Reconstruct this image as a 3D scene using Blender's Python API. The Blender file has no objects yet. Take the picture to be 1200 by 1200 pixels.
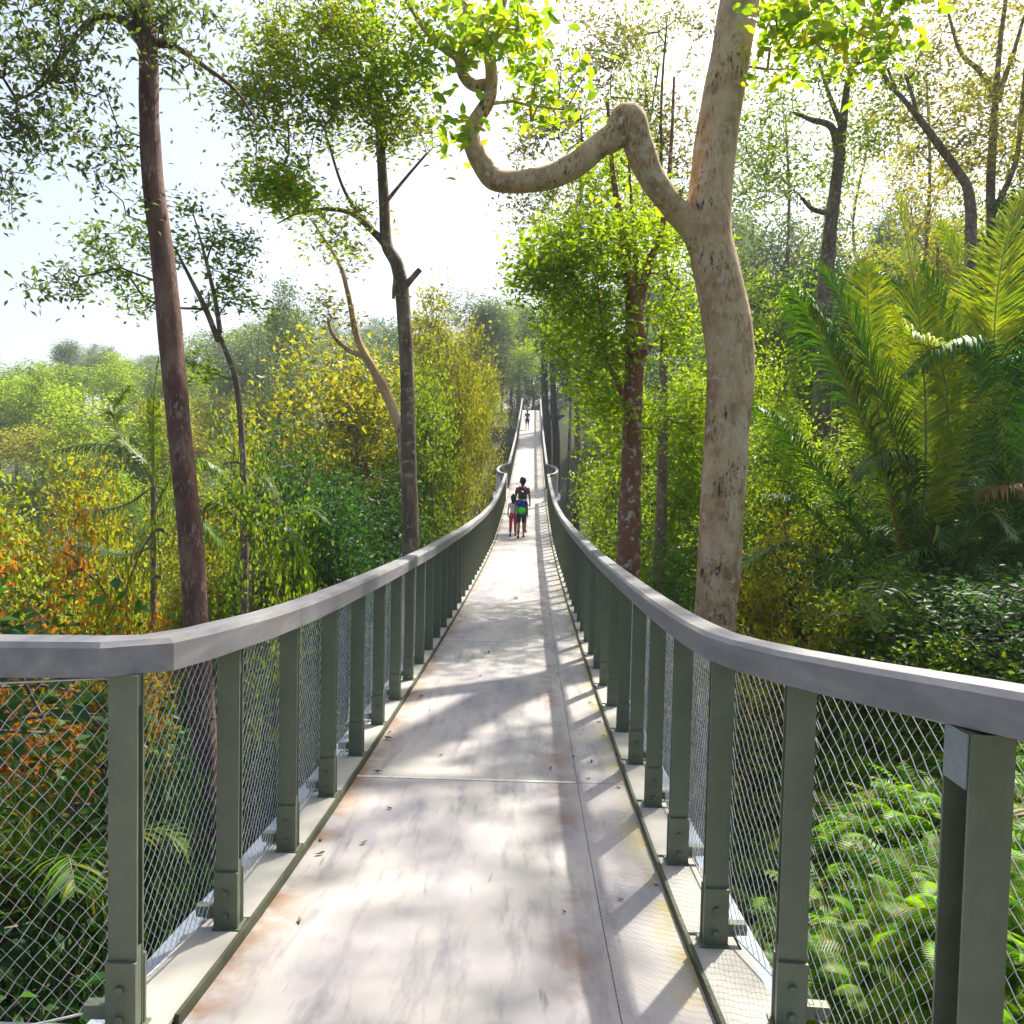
import bpy, bmesh, math, random
import numpy as np
from mathutils import Vector, Matrix, Euler
random.seed(7); RNG = np.random.default_rng(7)
S = bpy.context.scene; COL = S.collection
R = math.radians

# ------------------------------------------------------------------ camera
F = 950.0
cam = bpy.data.cameras.new('camera'); camo = bpy.data.objects.new('camera', cam); COL.objects.link(camo)
cam.sensor_width = 36; cam.sensor_height = 36; cam.lens = 36*F/1200
cam.clip_start = .05; cam.clip_end = 3000
C0 = Vector((0.20, 0, 1.65))
M = Matrix.Rotation(R(1.33), 4, 'Z') @ Matrix.Rotation(R(90-2.41), 4, 'X') @ Matrix.Rotation(R(1.25), 4, 'Z')
camo.matrix_world = Matrix.Translation(C0) @ M
S.camera = camo
M3 = np.array(M.to_3x3()); CC = np.array(C0)
def P(px, py, d):
    """point seen at photo pixel (px,py) at forward distance d"""
    v = np.array([(px-600)/F*d, -(py-600)/F*d, -d])
    return CC + M3 @ v

# ------------------------------------------------------------------ world and light
S.view_settings.view_transform = 'Standard'; S.view_settings.look = 'None'
S.view_settings.exposure = 1.18; S.view_settings.gamma = 1
SUN_EL, SUN_AZ = 52.0, 31.0           # azimuth to the right of the bridge direction (+Y)
w = bpy.data.worlds.new('World'); S.world = w; w.use_nodes = True
nt = w.node_tree; bgn = nt.nodes['Background']
sky = nt.nodes.new('ShaderNodeTexSky'); sky.sky_type = 'NISHITA'; sky.sun_disc = False
sky.sun_elevation = R(SUN_EL); sky.sun_rotation = R(SUN_AZ); sky.dust_density = 4.5; sky.air_density = 1.0; sky.ozone_density = 1.5
nt.links.new(sky.outputs[0], bgn.inputs[0]); bgn.inputs[1].default_value = 0.105
sl = bpy.data.lights.new('sun', 'SUN'); sl.energy = 5.0; sl.angle = R(1.0); sl.color = (1, .95, .86)
so = bpy.data.objects.new('sun', sl); COL.objects.link(so)
sd = Vector((math.sin(R(SUN_AZ))*math.cos(R(SUN_EL)), math.cos(R(SUN_AZ))*math.cos(R(SUN_EL)), math.sin(R(SUN_EL))))
so.rotation_euler = sd.to_track_quat('Z', 'Y').to_euler(); so.location = (10, 10, 30)
S.cycles.max_bounces = 7; S.cycles.diffuse_bounces = 3; S.cycles.glossy_bounces = 2
S.cycles.transmission_bounces = 4; S.cycles.transparent_max_bounces = 4; S.cycles.volume_bounces = 0
S.cycles.use_denoising = True
S.cycles.use_adaptive_sampling = True; S.cycles.adaptive_threshold = .025
S.cycles.caustics_reflective = False; S.cycles.caustics_refractive = False

# ------------------------------------------------------------------ materials
def newmat(name):
    m = bpy.data.materials.new(name); m.use_nodes = True
    return m, m.node_tree.nodes, m.node_tree.links, m.node_tree.nodes['Principled BSDF']
def ramp(nodes, stops, interp='LINEAR'):
    r = nodes.new('ShaderNodeValToRGB'); e = r.color_ramp.elements; r.color_ramp.interpolation = interp
    while len(e) > 1: e.remove(e[0])
    e[0].position = stops[0][0]; e[0].color = (*stops[0][1], 1)
    for p, c in stops[1:]:
        x = e.new(p); x.color = (*c, 1)
    return r
def noise(nodes, links, scale, detail=4, rough=.55, vec=None, stretch=None, kind='Object'):
    n = nodes.new('ShaderNodeTexNoise'); n.inputs['Scale'].default_value = scale
    n.inputs['Detail'].default_value = detail; n.inputs['Roughness'].default_value = rough
    t = nodes.new('ShaderNodeTexCoord'); src = t.outputs[kind]
    if stretch:
        mp = nodes.new('ShaderNodeMapping'); mp.inputs['Scale'].default_value = stretch
        links.new(src, mp.inputs[0]); src = mp.outputs[0]
    links.new(src, n.inputs['Vector'])
    return n
def mixc(nodes, links, fac, a, b, mode='MIX'):
    m = nodes.new('ShaderNodeMix'); m.data_type = 'RGBA'; m.blend_type = mode
    for s, v in ((0, fac), (6, a), (7, b)):
        if hasattr(v, 'links') or hasattr(v, 'is_linked'): links.new(v, m.inputs[s])
        elif isinstance(v, (int, float)): m.inputs[s].default_value = v
        else: m.inputs[s].default_value = (*v, 1)
    return m.outputs[2]
def bump(nodes, links, h, bsdf, strength=.3, dist=.02):
    b = nodes.new('ShaderNodeBump'); b.inputs['Strength'].default_value = strength; b.inputs['Distance'].default_value = dist
    links.new(h, b.inputs['Height']); links.new(b.outputs[0], bsdf.inputs['Normal'])

LEAF_CACHE = {}
def leafmat(name, cols, trans=.5, tcol=(.42, .55, .03), rough=.42):
    if name in LEAF_CACHE: return LEAF_CACHE[name]
    m, N, L, b = newmat(name)
    g = N.new('ShaderNodeNewGeometry')
    n = len(cols)
    rp = ramp(N, [((i+.5)/n, c) for i, c in enumerate(cols)])
    L.new(g.outputs['Random Per Island'], rp.inputs[0])
    oi = N.new('ShaderNodeObjectInfo')
    hs = N.new('ShaderNodeHueSaturation'); hs.inputs['Saturation'].default_value = 1.14
    mr = N.new('ShaderNodeMapRange'); mr.inputs['To Min'].default_value = .48; mr.inputs['To Max'].default_value = .52
    L.new(oi.outputs['Random'], mr.inputs[0]); L.new(mr.outputs[0], hs.inputs['Hue']); L.new(rp.outputs[0], hs.inputs['Color'])
    L.new(hs.outputs[0], b.inputs['Base Color']); b.inputs['Roughness'].default_value = rough
    b.inputs['Specular IOR Level'].default_value = .28
    tr = N.new('ShaderNodeBsdfTranslucent')
    # light passing through a leaf comes out more yellow than the light it reflects
    tc = mixc(N, L, .55, hs.outputs[0], tcol)
    L.new(tc, tr.inputs[0])
    mx = N.new('ShaderNodeMixShader'); mx.inputs[0].default_value = trans
    L.new(b.outputs[0], mx.inputs[1]); L.new(tr.outputs[0], mx.inputs[2])
    L.new(mx.outputs[0], N['Material Output'].inputs[0])
    LEAF_CACHE[name] = m
    return m
G1, G2, G3 = (.035, .1, .012), (.08, .19, .015), (.15, .27, .012)
L_MID = leafmat('leaf mid green', [G1, G2, (.05, .12, .02), G3, (.2, .25, .015)])
L_MIDY = leafmat('leaf mixed green and yellow', [(.05, .12, .015), (.1, .2, .02), (.22, .28, .02), (.14, .16, .03), (.34, .32, .03)], .5, (.5, .6, .04))
L_BRIGHT = leafmat('leaf bright green', [(.06, .18, .01), (.12, .28, .01), (.22, .36, .01), (.32, .38, .012), (.07, .2, .02)], .55, (.6, .76, .02))
L_YEL = leafmat('leaf yellow green', [(.08, .17, .01), (.24, .28, .012), (.4, .34, .015), (.12, .19, .015), (.06, .13, .02), (.34, .22, .03)], .5, (.68, .62, .03))
L_ORANGE = leafmat('leaf orange and yellow', [(.34, .28, .02), (.52, .16, .02), (.1, .16, .015), (.5, .24, .02), (.45, .08, .03), (.22, .22, .015), (.5, .14, .02), (.2, .11, .04)], .48, (.85, .36, .03))
L_DARK = leafmat('leaf dark green', [(.018, .06, .018), (.03, .085, .02), (.04, .1, .015), (.06, .13, .02), (.02, .07, .03)], .3, (.12, .3, .02), .55)  # dark green leaves; also puts understorey shade into the leaf colour
L_BLUE = leafmat('leaf dark bluish', [(.04, .09, .04), (.035, .07, .06), (.08, .14, .02), (.14, .04, .06), (.07, .14, .03)], .4, (.35, .5, .07))
L_HAZY = leafmat('leaf pale distant green', [(.09, .15, .07), (.12, .18, .07), (.15, .2, .06), (.08, .13, .08)], .35, (.3, .4, .1))  # pale green with distance haze put into the leaf colour
L_BIG = leafmat('leaf large glossy', [(.05, .18, .02), (.1, .28, .015), (.2, .38, .02), (.45, .45, .02), (.06, .22, .03), (.12, .3, .02), (.5, .25, .02)], .55, (.6, .8, .03), .3)
L_OLIVE = leafmat('leaf olive', [(.07, .11, .02), (.12, .15, .025), (.2, .17, .03), (.09, .14, .02), (.16, .1, .04)], .42, (.42, .4, .05))
L_PALM = leafmat('leaf palm', [(.025, .09, .015), (.04, .13, .012), (.09, .2, .012), (.03, .11, .02), (.2, .22, .02)], .24, (.1, .36, .01), .5)
L_PALMY = leafmat('leaf palm yellowing', [(.08, .2, .012), (.22, .34, .012), (.5, .48, .015), (.42, .3, .03), (.1, .24, .01)], .45, (.6, .8, .015), .5)
L_PALMO = leafmat('leaf palm dry', [(.3, .16, .05), (.42, .2, .06), (.25, .2, .06), (.4, .3, .14)], .35, (.7, .4, .1), .5)
L_FERN = leafmat('leaf fern', [(.06, .18, .012), (.1, .28, .015), (.19, .36, .018), (.05, .16, .02), (.26, .3, .03), (.22, .15, .04)], .55, (.34, .7, .01), .45)

def barkmat(name, c1, c2, c3, scale=6, spots=None, stretch=(1, 1, .35), lichen=None, bs=.5):
    m, N, L, b = newmat(name)
    n1 = noise(N, L, scale, 8, .65, stretch=stretch); r1 = ramp(N, [(.3, c1), (.5, c2), (.68, c3)]); L.new(n1.outputs[0], r1.inputs[0])
    col = r1.outputs[0]
    if spots:
        n2 = noise(N, L, scale*7, 4, .6, stretch=(1, 1, .3)); r2 = ramp(N, [(.52, (0, 0, 0)), (.62, (1, 1, 1))]); L.new(n2.outputs[0], r2.inputs[0])
        n2b = noise(N, L, scale*.6, 3, .6); r2b = ramp(N, [(.45, (.12, .12, .12)), (.6, (1, 1, 1))]); L.new(n2b.outputs[0], r2b.inputs[0])
        f = mixc(N, L, 1.0, r2.outputs[0], r2b.outputs[0], 'MULTIPLY')
        col = mixc(N, L, f, col, spots)
    if lichen:
        n3 = noise(N, L, scale*1.6, 5, .6); r3 = ramp(N, [(.56, (0, 0, 0)), (.62, (1, 1, 1))]); L.new(n3.outputs[0], r3.inputs[0])
        col = mixc(N, L, r3.outputs[0], col, lichen)
    L.new(col, b.inputs['Base Color']); b.inputs['Roughness'].default_value = .85
    nb = noise(N, L, scale*5, 6, .7, stretch=(1, 1, .3)); bump(N, L, nb.outputs[0], b, bs, .03)
    return m
B_PALE = barkmat('bark pale mottled', (.3, .17, .09), (.6, .385, .215), (.74, .55, .36), 4.2, spots=(.07, .05, .035), bs=1.0, stretch=(1, 1, .6), lichen=(.64, .5, .36))
B_RED = barkmat('bark reddish brown', (.06, .028, .022), (.14, .062, .045), (.25, .14, .09), 7, spots=(.3, .22, .17))
B_GREY = barkmat('bark grey brown', (.075, .05, .035), (.17, .115, .078), (.3, .22, .15), 7, lichen=(.34, .28, .21))
B_RUST = barkmat('bark rust and lichen', (.12, .05, .025), (.22, .095, .05), (.16, .11, .08), 6, lichen=(.42, .39, .33))
B_DARK = barkmat('bark dark', (.03, .022, .02), (.06, .045, .035), (.1, .08, .06), 7)

def steel():
    m, N, L, b = newmat('green grey painted steel')
    n = noise(N, L, 9, 5, .6); r = ramp(N, [(.3, (.11, .132, .085)), (.7, (.155, .18, .122))]); L.new(n.outputs[0], r.inputs[0])
    n2 = noise(N, L, 60, 3, .7); r2 = ramp(N, [(.64, (0, 0, 0)), (.7, (1, 1, 1))]); L.new(n2.outputs[0], r2.inputs[0])
    c = mixc(N, L, r2.outputs[0], r.outputs[0], (.16, .15, .11)); L.new(c, b.inputs['Base Color'])
    b.inputs['Roughness'].default_value = .42; b.inputs['Metallic'].default_value = .15
    bump(N, L, n2.outputs[0], b, .08, .002); return m
M_STEEL = steel()
def railm():
    m, N, L, b = newmat('weathered grey handrail')
    n = noise(N, L, 14, 6, .6, stretch=(1, .06, 1)); r = ramp(N, [(.3, (.15, .148, .155)), (.55, (.215, .21, .215)), (.75, (.29, .28, .27))]); L.new(n.outputs[0], r.inputs[0])
    n2 = noise(N, L, 2.2, 5, .6); r2 = ramp(N, [(.5, (0, 0, 0)), (.75, (.7, .7, .7))]); L.new(n2.outputs[0], r2.inputs[0])
    c = mixc(N, L, r2.outputs[0], r.outputs[0], (.25, .21, .17)); L.new(c, b.inputs['Base Color'])
    b.inputs['Roughness'].default_value = .6
    nb = noise(N, L, 60, 4, .6, stretch=(1, .05, 1)); bump(N, L, nb.outputs[0], b, .25, .003); return m
M_RAIL = railm()
def plain(name, col, rough=.5, metal=0, ns=20, var=.25):
    m, N, L, b = newmat(name); n = noise(N, L, ns, 5, .6)
    r = ramp(N, [(.3, tuple(x*(1-var) for x in col)), (.7, tuple(min(1, x*(1+var)) for x in col))]); L.new(n.outputs[0], r.inputs[0])
    L.new(r.outputs[0], b.inputs['Base Color']); b.inputs['Roughness'].default_value = rough; b.inputs['Metallic'].default_value = metal
    return m
M_WIRE = plain('stainless wire', (.55, .55, .54), .35, .6)
M_GALV = plain('galvanised plate', (.26, .3, .32), .4, .4, 30, .12)
M_LEDGE = plain('cream ledge plate', (.36, .345, .3), .55, .0, 3, .14)
M_LEDGEO = plain('blue grey ledge channel', (.3, .34, .4), .45, .1, 4, .12)
M_TOE = plain('mossy toe strip', (.055, .065, .035), .6, .1, 12, .4)
M_DARKS = plain('dark steel beam', (.04, .045, .04), .5, .3)
def deckm():
    m, N, L, b = newmat('worn pale deck plate')
    n = noise(N, L, 1.3, 6, .6, stretch=(1, .6, 1)); r = ramp(N, [(.32, (.23, .215, .24)), (.47, (.36, .335, .32)), (.64, (.46, .43, .37))]); L.new(n.outputs[0], r.inputs[0])
    col = r.outputs[0]
    # scuffs running along and across
    s1 = noise(N, L, 10, 6, .7, stretch=(1, .14, 1)); q1 = ramp(N, [(.5, (0, 0, 0)), (.7, (.75, .75, .75))]); L.new(s1.outputs[0], q1.inputs[0])
    col = mixc(N, L, q1.outputs[0], col, (.15, .145, .165))
    s2 = noise(N, L, 26, 3, .5, stretch=(1, .1, 1)); q2 = ramp(N, [(.66, (0, 0, 0)), (.72, (.8, .8, .8))]); L.new(s2.outputs[0], q2.inputs[0])
    s2b = noise(N, L, 1.1, 2, .5); q2b = ramp(N, [(.5, (0, 0, 0)), (.62, (1, 1, 1))]); L.new(s2b.outputs[0], q2b.inputs[0])
    f2 = mixc(N, L, 1.0, q2.outputs[0], q2b.outputs[0], 'MULTIPLY'); col = mixc(N, L, f2, col, (.16, .15, .16))
    # rust along the left edge and the seam on the right
    tc = N.new('ShaderNodeTexCoord'); sx = N.new('ShaderNodeSeparateXYZ'); L.new(tc.outputs['Object'], sx.inputs[0])
    def band(x0, wdt):
        a = N.new('ShaderNodeMath'); a.operation = 'SUBTRACT'; L.new(sx.outputs[0], a.inputs[0]); a.inputs[1].default_value = x0
        c = N.new('ShaderNodeMath'); c.operation = 'ABSOLUTE'; L.new(a.outputs[0], c.inputs[0])
        d = N.new('ShaderNodeMapRange'); L.new(c.outputs[0], d.inputs[0]); d.inputs[1].default_value = 0; d.inputs[2].default_value = wdt; d.inputs[3].default_value = 1; d.inputs[4].default_value = 0
        return d.outputs[0]
    for x0, wd, lo, colr, ns in ((-.80, .17, .47, (.25, .15, .085), 3.6), (.40, .13, .5, (.2, .13, .11), 2.0), (.8, .14, .47, (.36, .3, .1), 4)):
        nn = noise(N, L, ns, 6, .65); qq = ramp(N, [(lo-.04, (0, 0, 0)), (lo+.12, (1, 1, 1))]); L.new(nn.outputs[0], qq.inputs[0])
        mm = N.new('ShaderNodeMath'); mm.operation = 'MULTIPLY'; L.new(qq.outputs[0], mm.inputs[0]); L.new(band(x0, wd), mm.inputs[1])
        col = mixc(N, L, mm.outputs[0], col, colr)
    n9 = noise(N, L, .9, 5, .7); q9 = ramp(N, [(.56, (0, 0, 0)), (.7, (.4, .4, .4))]); L.new(n9.outputs[0], q9.inputs[0])
    col = mixc(N, L, q9.outputs[0], col, (.38, .31, .29))
    L.new(col, b.inputs['Base Color'])
    b.inputs['Roughness'].default_value = .5
    nb = noise(N, L, 90, 3, .6); bump(N, L, nb.outputs[0], b, .12, .003)
    return m
M_DECK = deckm()
def treadm():
    m = M_DECK.copy(); m.name = 'ribbed pale tread plate'; N = m.node_tree.nodes; L = m.node_tree.links; b = N['Principled BSDF']
    wv = N.new('ShaderNodeTexWave'); wv.inputs['Scale'].default_value = 22; wv.bands_direction = 'DIAGONAL'
    tc = N.new('ShaderNodeTexCoord'); L.new(tc.outputs['Object'], wv.inputs['Vector'])
    bump(N, L, wv.outputs[0], b, .35, .006)
    return m
M_TREAD = treadm()
def groundm():
    m, N, L, b = newmat('forest floor')
    n = noise(N, L, .9, 8, .7); r = ramp(N, [(.3, (.02, .025, .01)), (.5, (.035, .06, .012)), (.7, (.07, .055, .03))]); L.new(n.outputs[0], r.inputs[0])
    L.new(r.outputs[0], b.inputs['Base Color']); b.inputs['Roughness'].default_value = .95
    n2 = noise(N, L, 9, 6, .7); bump(N, L, n2.outputs[0], b, .8, .15); return m
M_GROUND = groundm()

# ------------------------------------------------------------------ object helpers
def tag(o, label, cat, group=None, kind=None):
    if label: o['label'] = label
    if cat: o['category'] = cat
    if group: o['group'] = group
    if kind: o['kind'] = kind
    return o
def empty(name, loc=(0, 0, 0), rz=0):
    o = bpy.data.objects.new(name, None); COL.objects.link(o); o.location = loc; o.rotation_euler = (0, 0, rz); o.empty_display_size = .2
    return o
def link(name, me, parent=None, loc=(0, 0, 0)):
    o = bpy.data.objects.new(name, me); COL.objects.link(o); o.location = loc
    if parent: o.parent = parent
    return o
def mesh_np(name, V, Fq, mat, smooth=False, mats=None, midx=None):
    """V (n,3); Fq list of (k, array(m,k)) or a single array"""
    me = bpy.data.meshes.new(name); V = np.asarray(V, np.float32)
    groups = Fq if isinstance(Fq, list) else [Fq]
    groups = [np.asarray(g, np.int32) for g in groups if len(g)]
    me.vertices.add(len(V)); me.vertices.foreach_set('co', V.ravel())
    nl = sum(g.size for g in groups); nf = sum(len(g) for g in groups)
    me.loops.add(nl); me.polygons.add(nf)
    me.loops.foreach_set('vertex_index', np.concatenate([g.ravel() for g in groups]))
    tot = np.concatenate([np.full(len(g), g.shape[1], np.int32) for g in groups])
    st = np.concatenate([[0], np.cumsum(tot)[:-1]]).astype(np.int32)
    me.polygons.foreach_set('loop_start', st); me.polygons.foreach_set('loop_total', tot)
    for mm in (mats or [mat]): me.materials.append(mm)
    if midx is not None: me.polygons.foreach_set('material_index', np.asarray(midx, np.int32))
    if smooth: me.polygons.foreach_set('use_smooth', np.ones(nf, bool))
    me.update(calc_edges=True); return me
class MB:
    def __init__(s): s.V = []; s.F = []; s.n = 0
    def add(s, V, Fs):
        for f in Fs: s.F.append([i+s.n for i in f])
        s.V += [tuple(v) for v in V]; s.n += len(V)
    def box(s, x0, x1, y0, y1, z0, z1, T=None, bev=0):
        vs = [(x, y, z) for x in (x0, x1) for y in (y0, y1) for z in (z0, z1)]
        if T is not None: vs = [tuple(T @ Vector(v)) for v in vs]
        s.add(vs, [(0, 1, 3, 2), (4, 6, 7, 5), (0, 4, 5, 1), (2, 3, 7, 6), (0, 2, 6, 4), (1, 5, 7, 3)])
    def cyl(s, c, r, h, axis='y', n=8, T=None):
        vs = []
        for k in (0, 1):
            for i in range(n):
                a = 2*math.pi*i/n; p = [r*math.cos(a), r*math.sin(a)]
                q = {'x': (h*k, p[0], p[1]), 'y': (p[0], h*k, p[1]), 'z': (p[0], p[1], h*k)}[axis]
                vs.append(Vector(q)+Vector(c))
        if T is not None: vs = [T @ v for v in vs]
        s.add(vs, [(i, (i+1) % n, n+(i+1) % n, n+i) for i in range(n)]+[tuple(range(n))[::-1], tuple(range(n, 2*n))])
    def sweep(s, path, prof, up=Vector((0, 0, 1)), closed_prof=True, caps=True):
        """prof in (side, up) coordinates, path of Vectors"""
        n = len(path); k = len(prof); vs = []
        for i, p in enumerate(path):
            a = path[max(i-1, 0)]; b = path[min(i+1, n-1)]; t = (b-a).normalized()
            sd_ = t.cross(up).normalized(); u = up
            sc = 1.0
            if 0 < i < n-1:
                t1 = (path[i]-path[i-1]).normalized(); c = max(.5, t1.dot(t)); sc = 1/c
            for (x, z) in prof: vs.append(p+sd_*x*sc+u*z)
        fs = [(i*k+j, i*k+(j+1) % k, (i+1)*k+(j+1) % k, (i+1)*k+j) for i in range(n-1) for j in range(k)]
        if caps: fs += [tuple(range(k))[::-1], tuple(range((n-1)*k, n*k))]
        s.add(vs, fs)
    def build(s, name, mat, parent=None, loc=(0, 0, 0), smooth=False, bevel=0, mats=None):
        me = bpy.data.meshes.new(name); me.from_pydata(s.V, [], s.F); me.materials.append(mat); me.update()
        if bevel:
            bm = bmesh.new(); bm.from_mesh(me)
            bmesh.ops.bevel(bm, geom=[e for e in bm.edges if len(e.link_faces) == 2 and e.calc_face_angle(0) > .6], offset=bevel, segments=2, affect='EDGES', profile=.6)
            bm.to_mesh(me); bm.free()
        if smooth: me.polygons.foreach_set('use_smooth', [True]*len(me.polygons))
        return link(name, me, parent, loc)

# ------------------------------------------------------------------ terrain
YB = [-60, -5, 0, 10, 25, 50, 70, 80, 100, 150, 300, 900]
ZB = [-2, -3.2, -4.2, -5, -7, -5, .5, 5.6, 9, 14, 22, 60]
XR = [0, 1.5, 3, 5, 8, 15, 40, 100, 600]; ZR = [0, .8, 2.6, 3.9, 4.6, 6.2, 13, 20, 30]
XL = [0, 2, 5, 15, 40, 80, 150, 300, 700]; ZL = [0, -.3, -1.0, -4, -9, -9, -4, 0, 10]
def ground(x, y):
    x = np.asarray(x, float); y = np.asarray(y, float)
    z = np.interp(y, YB, ZB)
    f = np.interp(y, [0, 60, 100, 200], [1, .9, .6, .5])
    z = z + np.where(x > 0, np.interp(x, XR, ZR), np.interp(-x, XL, ZL))*f
    z = z + .22*np.sin(x*.9+y*.37)*np.cos(y*.7-x*.3) + 1.2*np.sin(x*.06+1)*np.cos(y*.05)*np.clip((np.hypot(x, y)-20)/40, 0, 1)
    return z
def gz(x, y): return float(ground(x, y))
def axis(a, b, near, far, n):
    t = np.linspace(-1, 1, n); s = np.sign(t)*np.abs(t)**2.6
    return np.where(s < 0, -s*a, s*b)
gx = axis(-620, 620, 0, 0, 161); gy = axis(-80, 900, 0, 0, 181)+4
GX, GY = np.meshgrid(gx, gy); GZ = ground(GX, GY)
nx = len(gx); ny = len(gy); idx = np.arange(nx*ny).reshape(ny, nx)
gf = np.stack([idx[:-1, :-1], idx[:-1, 1:], idx[1:, 1:], idx[1:, :-1]], -1).reshape(-1, 4)
tag(link('ground', mesh_np('ground', np.stack([GX, GY, GZ], -1).reshape(-1, 3), gf, M_GROUND, True)), 'dark leaf littered forest floor falling away under the bridge', 'ground', kind='structure')

# ------------------------------------------------------------------ bridge
DY = [-3, 0, 1.7, 2.5, 3.8, 5.9, 8.5, 13, 18, 22.7, 26, 30, 34, 38, 42, 50, 60, 70, 80, 84]
DD = [1.36, 1.42, 1.56, 1.67, 1.765, 1.84, 1.91, 1.97, 1.97, 1.87, 1.7, 1.38, .97, .48, -.05, -1.2, -2.85, -4.65, -6.7, -6.9]
_yy = np.linspace(-3, 84, 871); _dd = np.interp(_yy, DY, DD)
_k = np.exp(-np.linspace(-2, 2, 31)**2); _k /= _k.sum(); _dd = np.convolve(np.pad(_dd, 15, 'edge'), _k, 'valid')
def zd(y): return 1.65-float(np.interp(y, _yy, _dd))
def bulge(y):
    t = (y-36)/1.9
    return .42*math.sqrt(max(0, 1-t*t)) if abs(t) < 1 else 0
YE = 80.6
bridge = empty('footbridge', (0, 0, zd(0)))
tag(bridge, 'long pale suspended footbridge sagging then climbing through the treetops', 'footbridge')
def bl(mb, name, mat, parent=bridge, **k):
    o = mb.build(name, mat, parent, **k); o.location = tuple(-Vector(parent.location)); return o
ys = np.arange(2.3, YE, .36)
def ribbon(xa, xb, dz, th, y0=2.3, y1=YE, step=.36, fn=None):
    mb = MB(); yy = [y0]+[y for y in np.arange(y0+step, y1-.01, step)]+[y1]; vs = []
    for y in yy:
        e = fn(y) if fn else (0, 0)
        z = zd(y)+dz
        vs += [(xa+e[0], y, z), (xb+e[1], y, z), (xb+e[1], y, z-th), (xa+e[0], y, z-th)]
    n = len(yy); fs = [(4*i+j, 4*i+(j+1) % 4, 4*i+4+(j+1) % 4, 4*i+4+j) for i in range(n-1) for j in range(4)]
    fs += [(0, 1, 2, 3), (4*n-1, 4*n-2, 4*n-3, 4*n-4)]
    fs = [f[::-1] for f in fs]
    mb.add(vs, fs); return mb
# deck plates about 4.7 m long with a thin open seam
y = 4.75-4.7*1; cuts = []
k = 4.74
edges = [2.3, 4.74]
while edges[-1]+4.7 < YE: edges.append(edges[-1]+4.7)
edges.append(YE)
for a, b in zip(edges[:-1], edges[1:]):
    if b-a < .3: continue
    bl(ribbon(-.80, .5105, 0, .05, a+.004, b-.004), 'deck_plate', M_DECK)
    bl(ribbon(.513, .80, .002, .05, a+.004, b-.004), 'tread_plate', M_TREAD)
M_SEAM = plain('pale seam strip', (.6, .57, .5), .5)
for e in edges[1:-1]:
    mb = MB(); zz = zd(e); mb.box(-.8, .50, e-.012, e+.012, zz-.012, zz+.0045)
    bl(mb, 'seam_strip', M_SEAM)
for s in (-1, 1):
    mb = ribbon(min(s*.802, s*.816), max(s*.802, s*.816), .036, .09); bl(mb, 'toe_strip', M_TOE)
    # ledge: one plate per bay, notched at each post
    mb = MB(); e = (lambda y: (bulge(y), bulge(y))) if s > 0 else (lambda y: (-bulge(y), -bulge(y)))
    yy = 2.90-1.46
    while yy < YE-.7:
        sub = ribbon(min(s*.818, s*1.0), max(s*.818, s*1.0), .028, .012, yy+.06, yy+.73-.06, .3, e); mb.add(sub.V, sub.F)
        sub = ribbon(min(s*.818, s*.985), max(s*.818, s*.985), .018, .012, yy-.06, yy+.06, .12, e); mb.add(sub.V, sub.F)
        yy += .73
    bl(mb, 'ledge_plate', M_LEDGE)
    e2 = e
    bl(ribbon(min(s*1.003, s*1.075), max(s*1.003, s*1.075), .0, .09, 2.0, YE, .36, e2), 'edge_channel', M_LEDGEO)
    bl(ribbon(min(s*.86, s*.98), max(s*.86, s*.98), -.06, .24), 'edge_beam', M_DARKS)
# bulging deck pieces of the mid-bridge viewing bay
for s in (-1, 1):
    mb = ribbon(min(s*.80, s*.818), max(s*.80, s*.818), .012, .03, 34.12, 37.88, .12, (lambda y: (0, bulge(y))) if s > 0 else (lambda y: (-bulge(y), 0)))
    bl(mb, 'viewing_bay_plate', M_LEDGE)
yy = 3
while yy < YE:
    mb = MB(); z = zd(yy); mb.box(-1.0, 1.0, yy-.05, yy+.05, z-.2, z-.052); yy += 4.32
    bl(mb, 'cross_beam', M_DARKS)
# start platform under the camera
mb = MB(); vs = []
pl = [(-2.4, -3), (2.1, -3), (2.1, .2), (1.7, .9), (1.3, 1.6), (1.12, 2.29), (-2.05, 2.29), (-2.4, 1.4)]
top = [(x, y, zd(y)) for x, y in pl]; bot = [(x, y, zd(y)-.12) for x, y in pl]; n = len(pl)
mb.add(top+bot, [tuple(range(n)), tuple(range(n, 2*n))[::-1]]+[(i, n+i, n+(i+1) % n, (i+1) % n) for i in range(n)])
bl(mb, 'start_platform', M_DECK)
mb = MB(); mb.box(-1.6, 2.2, YE+.005, YE+4.5, zd(YE)-.25, zd(YE)+.0)
bl(mb, 'end_platform', M_DECK)
for x in (-1.1, 1.3):
    mb = MB(); gz_ = gz(x, YE+3); mb.cyl((x, YE+3, gz_-1), .16, max(.5, zd(YE)-.26-gz_+1), 'z', 12); bl(mb, 'support_column', M_DARKS)

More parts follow.
